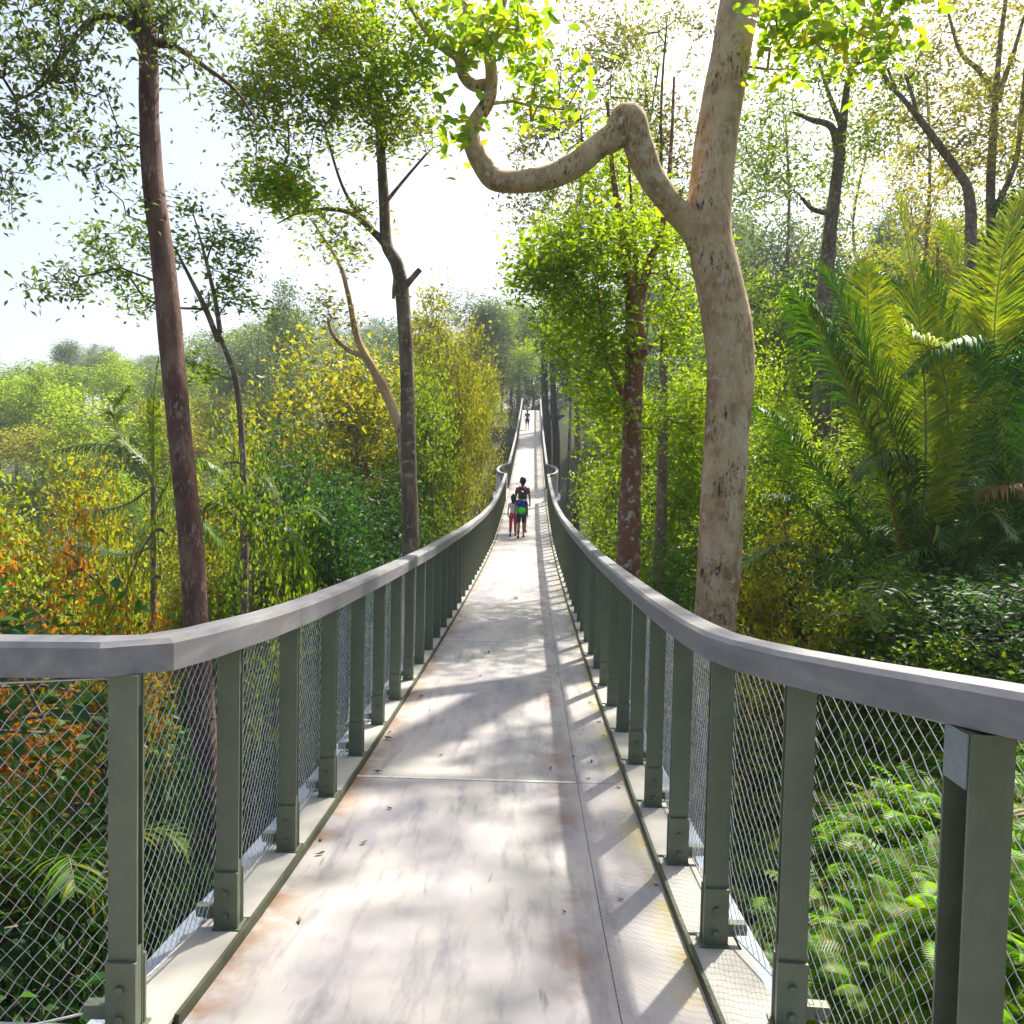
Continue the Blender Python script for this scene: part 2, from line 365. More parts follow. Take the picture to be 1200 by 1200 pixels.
# railings ---------------------------------------------------------------
def rail_path(side):
    if side > 0:
        pts = [(2.05, -2.6), (2.0, -1.2), (1.9, .3), (1.58, .95), (1.35, 1.45), (1.215, 1.8), (1.10, 2.1), (1.0, 2.42), (.935, 2.72), (.905, 2.95), (.9, 3.3)]
    else:
        pts = [(-2.35, -2.6), (-2.35, .7), (-2.3, 1.5), (-2.1, 1.93), (-1.5, 2.13), (-.99, 2.23), (-.895, 2.34), (-.882, 2.6), (-.88, 3.2)]
    yy = 3.6
    while yy < YE:
        pts.append((side*((.88 if side < 0 else .9)+bulge(yy)), yy)); yy += .36 if not 33.5 < yy < 38.5 else .16
    if side > 0:
        pts += [(.9, YE), (.93, YE+.5)]
    else: pts += [(-.88, YE), (-.91, YE+.5)]
    return [Vector((x, y, zd(y))) for x, y in pts]
HR = [(-.06, 1.057), (.06, 1.057), (.06, 1.138), (.048, 1.153), (-.048, 1.153), (-.06, 1.138)]
def post_mesh(gap, wd, name):
    mb = MB(); h = 1.053
    for yy in (-gap/2-.004, gap/2-.004): mb.box(-wd/2, wd/2, yy, yy+.008, .03, h)
    if gap < .08: mb.box(wd/2*.25, wd/2*.45, -gap/2+.0045, gap/2-.0045, .03, h)
    else: mb.box(wd/2-.012, wd/2-.004, -gap/2+.0045, gap/2-.0045, .03, h)
    mb.box(-wd/2*.9, wd/2*.6, -gap/2+.0045, gap/2-.0045, h-.09, h-.001)
    mb.box(-wd/2*.96, -wd/2*.86, -gap/2+.0045, gap/2-.0045, .035, .27)
    me = mb.build(name, M_STEEL); m = me.data; bpy.data.objects.remove(me)
    return m
POST = post_mesh(.034, .082, 'post'); POSTBIG = post_mesh(.105, .095, 'big_post')
mb = MB()   # shoe: thicker plate with two bolts, tab to the outside
mb.box(-.044, .044, -.034, -.0215, .016, .235); mb.box(-.044, .044, .0215, .034, .016, .235)
mb.box(-.055, .048, -.043, .043, .014, .03)
for z in (.075, .16):
    mb.cyl((0, -.045, z), .0125, .012, 'y', 8); mb.cyl((0, .033, z), .0125, .012, 'y', 8)
t = mb.build('post_shoe', M_STEEL, bevel=.002); SHOE = t.data; bpy.data.objects.remove(t)
mb = MB(); mb.box(.044, .115, -.018, .018, .06, .1); t = mb.build('outer_bracket', M_STEEL); TAB = t.data; bpy.data.objects.remove(t)
mb = MB(); mb.box(-.052, -.048, -.047, .047, .03, .25); mb.cyl((-.062, 0, .19), .01, .014, 'x', 8)
t = mb.build('bracket_plate', M_GALV); BRK = t.data; bpy.data.objects.remove(t)
mb = MB(); mb.box(-.052, -.048, -.047, .047, .93, 1.05)
t = mb.build('bracket_plate', M_GALV); BRK2 = t.data; bpy.data.objects.remove(t)
mb = MB(); mb.cyl((0, -.062, .97), .006, .006, 'y', 6); mb.cyl((0, -.062, .9), .006, .006, 'y', 6)

def mesh_bay(a, b, na, nb, fine):
    """wire net between two foot points a,b (Vectors on the deck level), offset outward"""
    L = (b-a).length; u = (b-a)/L; H0, H1 = .06, 1.03; out = Vector((na.x, na.y, 0))
    Vs = []; Fs = []; cnt = 0; r = .0016
    sp = .043; slope = 1.25; H = H1-H0
    step = .045 if fine else .6
    for fam in (1, -1):
        k0 = -int(H/slope/sp)-2; k1 = int(L/sp)+int(H/slope/sp)+2
        for k in range(k0, k1):
            u0 = k*sp; pts = []
            # clip to bay
            t0 = 0; t1 = H
            if fam > 0: lo = (0-u0)*slope; hi = (L-u0)*slope
            else: lo = (u0-L)*slope; hi = u0*slope
            t0 = max(0, lo); t1 = min(H, hi)
            if t1-t0 < .03: continue
            nseg = max(1, int((t1-t0)/step*1.0))
            for i in range(nseg+1):
                v = t0+(t1-t0)*i/nseg; uu = u0+fam*v/slope
                wob = .0055*math.sin(v*2*math.pi/.074) if fine else 0
                p = a+u*(uu+wob)+out*(.002*fam)+Vector((0, 0, H0+v)); pts.append(p)
            r = .0017 if fam > 0 else .0008
            base = cnt
            s1 = u; s2 = Vector((0, 0, 0))+out
            for p in pts:
                for q in range(3):
                    an = q*2.0944; Vs.append(p+u*(math.cos(an)*r)+out*(math.sin(an)*r))
            for i in range(nseg):
                for q in range(3): Fs.append((base+3*i+q, base+3*i+(q+1) % 3, base+3*i+3+(q+1) % 3, base+3*i+3+q))
            cnt += 3*(nseg+1)
    # border cables
    for h in (H0, H1):
        base = cnt
        for p in (a, b):
            for q in range(4):
                an = q*1.5708; Vs.append(p+Vector((0, 0, h+math.cos(an)*.004))+out*(math.sin(an)*.004))
        for q in range(4): Fs.append((base+q, base+(q+1) % 4, base+4+(q+1) % 4, base+4+q))
        cnt += 8
    return mesh_np('wire_mesh', np.array([tuple(v) for v in Vs]), np.array(Fs), M_WIRE)

def railing(side):
    path = rail_path(side)
    root = empty('railing', (side*.92, 3.1, zd(3.1)))
    tag(root, 'left railing of the footbridge, its grey handrail bending outward near the camera' if side < 0 else
        'right railing of the footbridge, its grey handrail curving past a double plate post', 'railing', 'railings along the footbridge')
    ro = Vector(root.location)
    hp = path; i0 = 0; i1 = next(i for i, p in enumerate(hp) if p.y > 3.5 and i > 3)
    while i0 < len(hp)-1:
        i1 = min(i1, len(hp)-1); seg = [p.copy() for p in hp[i0:i1+1]]
        seg[-1] = seg[-1]-(seg[-1]-seg[-2]).normalized()*.004
        mb = MB(); mb.sweep(seg, HR); o = mb.build('handrail', M_RAIL, root); o.location = -ro
        i0 = i1; i1 += 10
    # joints of the handrail: short sleeves
    # posts along the arc
    if side > 0: stations = [(1.99, -.9), (1.87, .35), (1.5, 1.17), (1.2, 1.79), (1.005, 2.38)]
    else: stations = [(-2.35, .2), (-2.32, 1.4), (-.93, 2.24)]
    st = [(Vector((x, y, zd(y))), i) for i, (x, y) in enumerate(stations)]
    k = 0; yy = 2.90
    while yy < YE:
        st.append((Vector((side*((.88 if side < 0 else .9)+bulge(yy)), yy, zd(yy))), 100+k)); k += 1; yy += .73
    stuff = MB(); n = 0
    for i, (p, kk) in enumerate(st):
        rz = 0
        if kk < 100:
            if side > 0: rz = [-80, -50, -40, 0, -4][kk]
            else: rz = [90, 60, 0][kk]
        elif abs(p.y-36) < 1.9: rz = -side*math.degrees(math.atan((p.y-36)/1.9*.6))*-1
        dist = (p-C0).length
        big = side > 0 and kk == 3
        if n < 100:
            o = link('post', POSTBIG if big else POST, root, p-ro); n += 1
            o.rotation_euler = (R(0), 0, R(rz)); o.scale = (1 if side > 0 else -1, 1, 1)
            o['no'] = 0; del o['no']
            if big: link('bracket_plate', BRK, o, (0, 0, 0)); link('bracket_plate', BRK2, o, (0, 0, 0))
            elif dist < 16:
                link('post_shoe', SHOE, o, (0, 0, 0)); link('outer_bracket', TAB, o, (0, 0, 0))
        else:
            stuff.box(p.x-.044, p.x+.044, p.y-.03, p.y+.03, p.z+.03, p.z+1.053)
    if stuff.n:
        o = stuff.build('far_posts', M_STEEL, root); o.location = -ro; o['kind'] = 'stuff'
    nb = 0; far = []
    for (p, ka), (q, kb) in zip(st[:-1], st[1:]):
        d = (q-p).normalized(); out = Vector((d.y, -d.x, 0))*side
        if ka < 100 and p.y < -.5: continue
        a = p+out*.06; b = q+out*.06
        # flared corner on the left follows the handrail
        dist = (p-C0).length
        if kb == 100 and side < 0: pass
        me = mesh_bay(a, b, out, out, dist < 8.5)
        if nb < 98:
            o = link('wire_mesh', me, root, -ro); nb += 1
        else: far.append(me)
    if far:
        bm = bmesh.new()
        for me in far: bm.from_mesh(me)
        me = bpy.data.meshes.new('far_wire_mesh'); bm.to_mesh(me); bm.free(); me.materials.append(M_WIRE)
        o = link('far_wire_mesh', me, root, -ro); o['kind'] = 'stuff'
    return root
railing(-1); railing(1)

# far side walkway with its fence, seen right of the bridge end
fw = empty('side_walkway', tuple(P(650, 488, 86)))
tag(fw, 'dark elevated walkway with a thin fence running right from the far bridge end', 'walkway')
o0 = Vector(fw.location); A = Vector(P(632, 486, 84)); B = Vector(P(700, 489, 88)); Bd = (B-A).normalized()
mb = MB(); mb.sweep([A, B], [(-.9, -.45), (.9, -.45), (.9, 0), (-.9, 0)]); o = mb.build('walkway_deck', M_DARKS, fw); o.location = -o0
mb = MB()
for sx in (-.85, .85):
    mb.sweep([A, B], [(sx-.05, 1.1), (sx+.05, 1.1), (sx+.05, 1.2), (sx-.05, 1.2)])
o = mb.build('walkway_rail', M_RAIL, fw); o.location = -o0
mb = MB(); t_ = 0
while t_ < (B-A).length:
    for sx in (-.85, .85):
        p = A+Bd*t_+Bd.cross(Vector((0, 0, 1))).normalized()*sx; mb.box(p.x-.04, p.x+.04, p.y-.04, p.y+.04, p.z, p.z+1.1)
    t_ += .8
o = mb.build('walkway_posts', M_STEEL, fw); o.location = -o0; o['kind'] = 'stuff'

# ------------------------------------------------------------------ tree machinery
def catmull(pts, n=6):
    pts = [np.array(p, float) for p in pts]; out = []
    Q = [2*pts[0]-pts[1]]+pts+[2*pts[-1]-pts[-2]]
    for i in range(1, len(Q)-2):
        for j in range(n):
            t = j/n
            out.append(.5*((2*Q[i])+(-Q[i-1]+Q[i+1])*t+(2*Q[i-1]-5*Q[i]+4*Q[i+1]-Q[i+2])*t*t+(-Q[i-1]+3*Q[i]-3*Q[i+1]+Q[i+2])*t**3))
    out.append(pts[-1]); return np.array(out)
def tube(pts, rad, ns=10, lump=0, seed=0):
    pts = np.asarray(pts, float); rad = np.asarray(rad, float); n = len(pts)
    T = np.gradient(pts, axis=0); T /= np.linalg.norm(T, axis=1)[:, None]+1e-9
    nrm = np.cross(T[0], [0.3, .9, .1]); nrm /= np.linalg.norm(nrm); Ns = []
    for i in range(n):
        nrm = nrm-T[i]*np.dot(nrm, T[i]); nrm /= np.linalg.norm(nrm)+1e-9; Ns.append(nrm.copy())
    Ns = np.array(Ns); Bs = np.cross(T, Ns); a = np.linspace(0, 2*np.pi, ns, endpoint=False)
    rr = rad[:, None]*np.ones(ns)[None]
    if lump:
        rs = np.random.default_rng(seed); ph = rs.uniform(0, 6, 6); s = np.linspace(0, n*.35, n)[:, None]
        rr = rr*(1+lump*(np.sin(2*a[None]+s+ph[0])*.5+np.sin(3*a[None]-s*1.7+ph[1])*.35+np.sin(5*a[None]+s*2.9+ph[2])*.2+np.sin(s*3.1+ph[3])*.3))
    V = pts[:, None]+Ns[:, None]*(np.cos(a)[None, :, None]*rr[..., None])+Bs[:, None]*(np.sin(a)[None, :, None]*rr[..., None])
    I = np.arange(n*ns).reshape(n, ns); J = np.roll(I, -1, 1)
    Fs = np.stack([I[:-1], J[:-1], J[1:], I[1:]], -1).reshape(-1, 4)
    return V.reshape(-1, 3), Fs
class Geo:
    def __init__(s): s.V = []; s.F = []; s.n = 0
    def add(s, V, Fs): s.V.append(V); s.F.append(np.asarray(Fs)+s.n); s.n += len(V)
    def mesh(s, name, mat, smooth=True): return mesh_np(name, np.concatenate(s.V), np.concatenate(s.F), mat, smooth)

def leaves(cent, size, rng, spread=.3, per=30, aspect=.42, droop=.25, flat=.6, big=False):
    """cent (k,3) cluster centres -> leaf quads. One leaf = one quad folded along its midrib (two triangles)."""
    k = len(cent); n = k*per
    c = np.repeat(cent, per, 0)+rng.normal(0, 1, (n, 3))*np.array([spread, spread, spread*flat])*np.repeat(rng.uniform(.6, 1.3, (k, 1)), per, 0)
    a = rng.normal(0, 1, (n, 3)); a[:, 2] = a[:, 2]*.45-droop; a /= np.linalg.norm(a, axis=1)[:, None]
    nn = rng.normal(0, .75, (n, 3)); nn[:, 2] += .8; nn -= a*(nn*a).sum(1)[:, None]; nn /= np.linalg.norm(nn, axis=1)[:, None]+1e-9
    b = np.cross(a, nn); s = (size*rng.uniform(.55, 1.25, n))[:, None]
    if not big:
        V = np.stack([c-a*s*.5, c+b*s*aspect*.5+nn*s*.07-a*s*.05, c+a*s*.5-nn*s*.08, c-b*s*aspect*.5+nn*s*.07-a*s*.05], 1).reshape(-1, 3)
        I = np.arange(n)*4
        Fs = np.concatenate([np.stack([I, I+1, I+2], 1), np.stack([I, I+2, I+3], 1)])
        return V, Fs
    V = np.stack([c-a*s*.5, c+b*s*aspect*.42+nn*s*.06-a*s*.15, c+b*s*aspect*.4+nn*s*.04+a*s*.2, c+a*s*.5-nn*s*.1,
                  c-b*s*aspect*.4+nn*s*.04+a*s*.2, c-b*s*aspect*.42+nn*s*.06-a*s*.15, c+nn*s*.02], 1).reshape(-1, 3)
    I = np.arange(n)*7
    tri = [(0, 1, 6), (1, 2, 6), (2, 3, 6), (3, 4, 6), (4, 5, 6), (5, 0, 6)]
    return V, np.concatenate([np.stack([I+x for x in t], 1) for t in tri])

def attach(base_pts, base_r, targets, rng, tip=.006, maxr=.12, jit=.06):
    """connect every target to the growing skeleton; returns edges (p0,p1,r0,r1) arrays for twigs"""
    pos = [np.array(p) for p in base_pts]; par = [-1]*len(pos); fixed = len(pos)
    arr = np.zeros((len(pos)+len(targets)*4+8, 3)); arr[:len(pos)] = pos; cnt = len(pos)
    root = arr[0].copy()
    D = np.min(np.linalg.norm(targets[:, None]-arr[None, :fixed], axis=2), 1)
    for ti in np.argsort(D):
        t = targets[ti]; d = np.linalg.norm(arr[:cnt]-t, axis=1)
        pen = np.clip(arr[:cnt, 2]-t[2]+.1, 0, None)*.5
        j = int(np.argmin(d+pen)); p = arr[j].copy(); L = d[j]; prev = j
        m = max(1, min(3, int(L/.5)+1)); side = rng.normal(0, jit*L, 3)
        for q in range(1, m+1):
            f = q/m; x = p+(t-p)*f+side*math.sin(f*math.pi)+np.array([0, 0, .1*L*math.sin(f*math.pi)])
            arr[cnt] = x; par.append(prev); prev = cnt; cnt += 1
    par = np.array(par); w_ = np.zeros(cnt); ch = np.zeros(cnt)
    r = np.zeros(cnt)
    acc = np.zeros(cnt)
    for i in range(cnt-1, fixed-1, -1):
        if acc[i] == 0: acc[i] = tip**2.1
        acc[par[i]] += acc[i]
    r = np.minimum(acc**(1/2.1), maxr)
    e = np.arange(fixed, cnt); pp = par[e]
    r0 = np.where(pp < fixed, np.minimum(r[e]*1.25, maxr), np.minimum(r[pp], r[e]*1.8))
    return arr[pp], arr[e], r0, r[e]
def edges_geo(p0, p1, r0, r1, ns=4):
    d = p1-p0; L = np.linalg.norm(d, axis=1)[:, None]+1e-9; d = d/L
    h = np.where(np.abs(d[:, 2:3]) > .9, np.array([[1., 0, 0]]), np.array([[0, 0, 1.]]))
    u = np.cross(d, h); u /= np.linalg.norm(u, axis=1)[:, None]+1e-9; v = np.cross(d, u)
    a = np.linspace(0, 2*np.pi, ns, endpoint=False); ca = np.cos(a)[None, :, None]; sa = np.sin(a)[None, :, None]
    A = p0[:, None]+(u[:, None]*ca+v[:, None]*sa)*r0[:, None, None]
    B = p1[:, None]+(u[:, None]*ca+v[:, None]*sa)*r1[:, None, None]
    V = np.concatenate([A, B], 1).reshape(-1, 3); n = len(p0); I = (np.arange(n)*2*ns)[:, None]+np.arange(ns)[None]
    J = (np.arange(n)*2*ns)[:, None]+((np.arange(ns)+1) % ns)[None]
    return V, np.stack([I, J, J+ns, I+ns], -1).reshape(-1, 4)

def blob_targets(c, rad, n, rng, lobes=7, shell=.35):
    """targets in uneven lobes inside an ellipsoid"""
    c = np.array(c, float); rad = np.array(rad, float)
    lc = rng.normal(0, 1, (lobes, 3)); lc /= np.linalg.norm(lc, axis=1)[:, None]; lc *= rng.uniform(.35, .85, (lobes, 1))
    lr = rng.uniform(.28, .5, lobes); k = rng.integers(0, lobes, n)
    d = rng.normal(0, 1, (n, 3)); d /= np.linalg.norm(d, axis=1)[:, None]
    p = lc[k]+d*(lr[k]*rng.uniform(shell, 1, n)**.5)[:, None]
    return c+p*rad

def hero_tree(name, label, cat, base, limbs, clusters, leafm, bark, leaf=.1, per=30, spread=.28, seed=1, group=None, big=False, tip=.006, twigmax=.05, droop=.25, ns=12, lump=.06, extra=None, aspect=.42):
    """limbs: list of (pixel polyline [(px,py,d,r)...]); clusters: list of (px,py,rx,ry,d,dd,n) in pixels/m"""
    rng = np.random.default_rng(seed); g = Geo(); bp = []; br = []
    if not big:
        clusters = [(*c[:6], int(c[6]*1.7)) for c in clusters]; per = int(per*.6); spread *= .78
    base = Vector(base)
    for L_ in limbs:
        pts = catmull([P(*q[:3]) if len(q) == 4 else q[1] for q in L_], 6)
        rr = np.interp(np.linspace(0, len(L_)-1, len(pts)), range(len(L_)), [q[-1] for q in L_])
        V, Fs = tube(pts, rr, ns, lump, seed); g.add(V, Fs); bp += list(pts[2:]); br += list(rr[2:])
    T = []
    for (px, py, rx, ry, d, dd, n) in clusters:
        c = P(px, py, d); t = blob_targets((0, 0, 0), (rx*d/F, dd, ry*d/F), n, rng, max(4, int(n/7)))
        T.append(c+t)
    T = np.concatenate(T)
    p0, p1, r0, r1 = attach(bp, br, T, rng, tip, twigmax); V, Fs = edges_geo(p0, p1, r0, r1, 5); g.add(V, Fs)
    root = empty(name, base); tag(root, label, cat, group)
    o = link('trunk', g.mesh('trunk', bark), root, -base)
    V, Fs = leaves(T, leaf, rng, spread, per, aspect, droop, .65, big)
    o = link('crown', mesh_np('crown', V, Fs, leafm), root, -base)
    if extra:
        for (cl, lm, lf, pr) in extra:
            T2 = np.concatenate([P(px, py, d)+blob_targets((0, 0, 0), (rx*d/F, dd, ry*d/F), n, rng, 4) for (px, py, rx, ry, d, dd, n) in cl])
            V, Fs = leaves(T2, lf, rng, spread, pr, .45, droop, .65, big); link('leaf_spray', mesh_np('leaf_spray', V, Fs, lm), root, -base)
    return root

# ---- hero 1: the big pale trunk with the elbow limb
D1 = 10.8
bx_, by_, _ = P(815, 1000, D1); 
base1 = (bx_-.05, by_, gz(bx_-.05, by_)-.2)
hero_tree('broadleaf_tree', 'large pale mottled tree right of the bridge with an elbow shaped limb reaching left', 'tree', base1,
    [[('w', np.array(base1), 0.360), (812, 1150, 10.80, 0.342), (820, 960, 10.80, 0.297), (838, 725, 10.80, 0.274), (845, 620, 10.80, 0.288), (852, 500, 10.80, 0.302), (856, 410, 10.80, 0.315), (842, 330, 10.80, 0.306), (831, 265, 10.80, 0.297), (836, 190, 10.80, 0.279), (848, 110, 10.80, 0.270), (862, 30, 10.80, 0.266), (876, -50, 10.89, 0.252), (900, -200, 11.16, 0.216)],
     [(838, 320, 10.80, 0.216), (815, 272, 10.75, 0.189), (785, 238, 10.62, 0.162), (762, 205, 10.53, 0.171), (746, 165, 10.44, 0.189), (737, 138, 10.40, 0.207), (722, 158, 10.37, 0.180), (700, 172, 10.35, 0.158), (676, 192, 10.35, 0.158), (648, 206, 10.35, 0.153), (610, 213, 10.35, 0.144), (580, 210, 10.35, 0.140), (562, 188, 10.35, 0.126), (552, 163, 10.35, 0.119), (556, 145, 10.35, 0.099), (572, 118, 10.35, 0.090), (576, 92, 10.37, 0.081), (575, 60, 10.37, 0.072), (585, 20, 10.44, 0.054), (600, -30, 10.53, 0.036)],
     [(575, 98, 10.37, 0.068), (556, 100, 10.37, 0.076), (543, 88, 10.37, 0.072), (536, 68, 10.37, 0.058), (518, 55, 10.37, 0.047), (495, 30, 10.35, 0.036), (470, -10, 10.26, 0.022)],
     [(540, 72, 10.37, 0.036), (541, 40, 10.26, 0.025), (545, 5, 10.26, 0.018)],
     [(900, -180, 11.16, 0.144), (960, -120, 10.80, 0.090), (1010, -30, 10.44, 0.054), (1030, 20, 10.26, 0.027)]],
    [(930, -250, 130, 90, 10.6, 2.2, 46), (1080, -330, 150, 90, 9.8, 2.2, 46), (820, -420, 150, 90, 9.6, 2.2, 40), (1000, -480, 160, 90, 9.4, 2.4, 40), (590, 30, 60, 65, 10.08, 0.90, 42), (650, 90, 40, 30, 10.08, 0.72, 9), (545, 150, 18, 18, 10.26, 0.27, 5), (530, 5, 60, 30, 10.26, 0.72, 11), (985, 35, 95, 50, 10.08, 0.90, 47), (1060, 5, 40, 30, 10.08, 0.54, 8), (620, 110, 40, 35, 10.26, 0.54, 9), (905, 30, 25, 45, 9.90, 0.54, 7)],
    L_BIG, B_PALE, leaf=.2, per=10, spread=.23, seed=3, big=True, tip=.007, twigmax=.08, ns=20, lump=.045, aspect=.5)

# ---- hero 2: reddish leaning trunk on the left
bx_, by_, _ = P(246, 1000, 7); base2 = (bx_, by_, gz(bx_, by_)-.2)
hero_tree('broadleaf_tree', 'tall slim reddish brown trunk standing left of the bridge, leaning left at its top', 'tree', base2,
    [[('w', np.array(base2), .14), (250, 1100, 7, .125), (241, 900, 7, .112), (231, 740, 7, .102), (224, 640, 7, .1), (212, 520, 7, .1), (203, 430, 7, .1), (197, 360, 7, .1), (188, 280, 7, .096), (179, 210, 7, .088), (175, 140, 7, .08), (174, 70, 7, .082), (168, 10, 7, .07), (150, -60, 7, .06), (140, -150, 7, .05)],
     [(172, 60, 7, .05), (150, 28, 7, .04), (120, 18, 6.95, .034), (95, 35, 6.9, .026), (75, 65, 6.85, .02), (50, 100, 6.8, .012), (20, 118, 6.75, .008)],
     [(180, 50, 7, .04), (205, 55, 7, .026), (240, 78, 6.9, .02), (275, 105, 6.8, .014), (300, 140, 6.8, .008)],
     [(166, 30, 7, .05), (150, 0, 7, .04), (130, -60, 7, .03)]],
    [(40, 55, 90, 70, 6.6, .7, 46), (25, 150, 50, 90, 6.6, .6, 26), (10, 230, 25, 50, 6.6, .4, 9), (120, 0, 90, 35, 6.8, .7, 24), (210, 15, 70, 45, 6.9, .6, 20), (120, 150, 55, 50, 6.8, .5, 11), (140, 215, 50, 40, 6.8, .4, 8), (205, 85, 40, 30, 6.9, .4, 8), (60, 20, 100, 50, 6.4, .7, 40), (60, 330, 60, 25, 6.9, .4, 12)],
    L_BLUE, B_RED, leaf=.075, per=24, spread=.16, seed=5, tip=.003, ns=16, lump=.04, droop=.6)

# ---- hero 3: centre-left tree with wide thin crown
bx_, by_, _ = P(486, 760, 11); base3 = (bx_, by_, gz(bx_, by_)-.2)
hero_tree('broadleaf_tree', 'tall grey brown tree left of the bridge with a broken stub below its airy crown', 'tree', base3,
    [[('w', np.array(base3), .17), (484, 720, 11, .125), (481, 640, 11, .115), (479, 540, 11, .105), (477, 440, 11, .098), (472, 350, 11, .095), (465, 310, 11, .088), (453, 285, 11, .08), (450, 235, 11, .07), (446, 170, 11, .06), (440, 100, 11, .045), (436, 30, 11, .03), (440, -50, 11, .02)],
     [(455, 290, 11, .06), (438, 272, 11, .05), (415, 252, 10.9, .035), (388, 245, 10.8, .028), (350, 250, 10.7, .015), (325, 262, 10.6, .008)],
     [(436, 268, 11, .04), (420, 250, 11, .03), (400, 215, 11, .02), (380, 150, 11, .014)],
     [(474, 336, 11, .05), (484, 325, 10.95, .04), (492, 316, 10.9, .036)],
     [(466, 315, 11, .035), (462, 335, 10.9, .025), (461, 350, 10.9, .02)],
     [(450, 240, 11, .03), (470, 215, 11, .022), (500, 180, 11, .015)]],
    [(330, 130, 75, 80, 10.5, 1.0, 62), (430, 90, 95, 80, 10.7, 1.1, 84), (320, 205, 55, 45, 10.6, .8, 34), (480, 180, 50, 60, 10.9, .7, 26), (390, 20, 130, 40, 10.6, 1.2, 52), (410, 260, 55, 30, 10.8, .6, 12), (300, 60, 50, 50, 10.5, .8, 24)],
    L_MIDY, B_GREY, leaf=.09, per=44, spread=.24, seed=8, tip=.004, ns=14, lump=.06,
    extra=[([(420, 100, 70, 60, 10.4, .5, 34), (330, 210, 50, 30, 10.2, .4, 18), (510, 60, 40, 60, 10.4, .4, 14), (415, 30, 60, 30, 10.2, .4, 14)], L_BIG, .13, 24)])

# ---- pale crooked tree beside it
bx_, by_, _ = P(480, 700, 12.5); base4 = (bx_, by_, gz(bx_, by_)-.2)
hero_tree('slender_tree', 'pale slender crooked tree leaning left out from behind the stubbed trunk', 'tree', base4,
    [[('w', np.array(base4), .1), (478, 640, 12.5, .09), (474, 540, 12.5, .085), (466, 495, 12.5, .08), (452, 460, 12.5, .075), (436, 430, 12.5, .07), (422, 405, 12.5, .055), (416, 385, 12.5, .05), (408, 345, 12.5, .04), (398, 310, 12.5, .03), (380, 280, 12.5, .02), (365, 258, 12.5, .014)],
     [(428, 418, 12.5, .045), (408, 410, 12.5, .04), (390, 392, 12.5, .03), (384, 372, 12.5, .02)]],
    [(395, 365, 30, 22, 12.3, .5, 12), (405, 300, 35, 22, 12.4, .5, 8), (370, 250, 30, 15, 12.4, .4, 6)],
    L_OLIVE, B_PALE, leaf=.09, per=26, spread=.16, seed=9, tip=.004, lump=.08)

# ---- rust trunk right of bridge with bright crown
bx_, by_, _ = P(736, 760, 12.5); base5 = (bx_, by_, gz(bx_, by_)-.2)
hero_tree('broadleaf_tree', 'rust and white blotched trunk right of the bridge carrying a bright green crown', 'tree', base5,
    [[('w', np.array(base5), .24), (735, 720, 12.5, .2), (736, 660, 12.5, .19), (738, 600, 12.5, .17), (740, 520, 12.5, .15), (743, 450, 12.5, .145), (744, 390, 12.5, .15), (742, 350, 12.5, .13), (735, 310, 12.5, .08), (727, 260, 12.5, .06), (718, 200, 12.5, .04), (712, 120, 12.5, .025)],
     [(744, 375, 12.5, .1), (752, 340, 12.5, .085), (764, 300, 12.5, .06), (777, 262, 12.5, .045), (786, 180, 12.5, .03), (790, 90, 12.5, .018)],
     [(737, 480, 12.5, .06), (722, 445, 12.4, .045), (710, 420, 12.3, .032), (707, 395, 12.2, .02), (700, 330, 12.2, .012)],
     [(745, 425, 12.5, .06), (758, 412, 12.4, .045), (764, 404, 12.4, .035)],
     [(745, 345, 12.5, .05), (744, 290, 12.5, .035), (738, 210, 12.5, .022), (735, 140, 12.5, .014)]],
    [(690, 300, 85, 80, 12.3, 1.3, 120), (712, 500, 38, 60, 12.9, 1, 40), (800, 480, 45, 60, 13.4, 1, 40), (640, 330, 45, 50, 12.2, 1, 34), (760, 290, 70, 80, 12.8, 1.3, 60), (700, 400, 80, 55, 12.6, 1.2, 62), (720, 200, 80, 60, 12.4, 1.3, 26), (790, 380, 50, 60, 13, 1, 34)],
    L_BRIGHT, B_RUST, leaf=.13, per=32, spread=.24, seed=12, tip=.004, lump=.07, ns=14)
# upper thin foliage trees behind, right of centre
def slim(name, label, px, pts, cl, lm, bark, d, r=.1, leaf=.11, per=22, seed=1, spread=.24, group=None):
    x_, y_, _ = P(pts[0][0], pts[0][1], d); b = (x_, y_, gz(x_, y_)-.2)
    limbs = [[('w', np.array(b), r*1.25)]+[(q[0], q[1], d, q[2]) for q in pts]]
    for ex in px: limbs.append([(q[0], q[1], d, q[2]) for q in ex])
    return hero_tree(name, label, 'tree', b, limbs, [(c[0], c[1], c[2], c[3], d, c[4], c[5]) for c in cl], lm, bark, leaf=leaf, per=per, spread=spread, seed=seed, tip=.004, lump=.07, ns=10, group=group)
slim('slender_tree', 'slim dark trunk just right of the rust blotched one, mostly hidden in green leaves', [[(777, 360, .05), (790, 300, .03), (800, 220, .02)]],
     [(776, 560, .11), (777, 480, .1), (778, 400, .085), (780, 330, .06), (776, 250, .04), (775, 120, .03), (782, 20, .015)],
     [(700, 90, 90, 60, 1.6, 50), (770, 140, 70, 80, 1.6, 50), (640, 150, 60, 60, 1.4, 50), (760, 30, 110, 45, 1.8, 44), (640, 250, 60, 40, 1.2, 26), (800, 220, 60, 60, 1.5, 30)], L_OLIVE, B_GREY, 17, .13, .13, 24, 14)
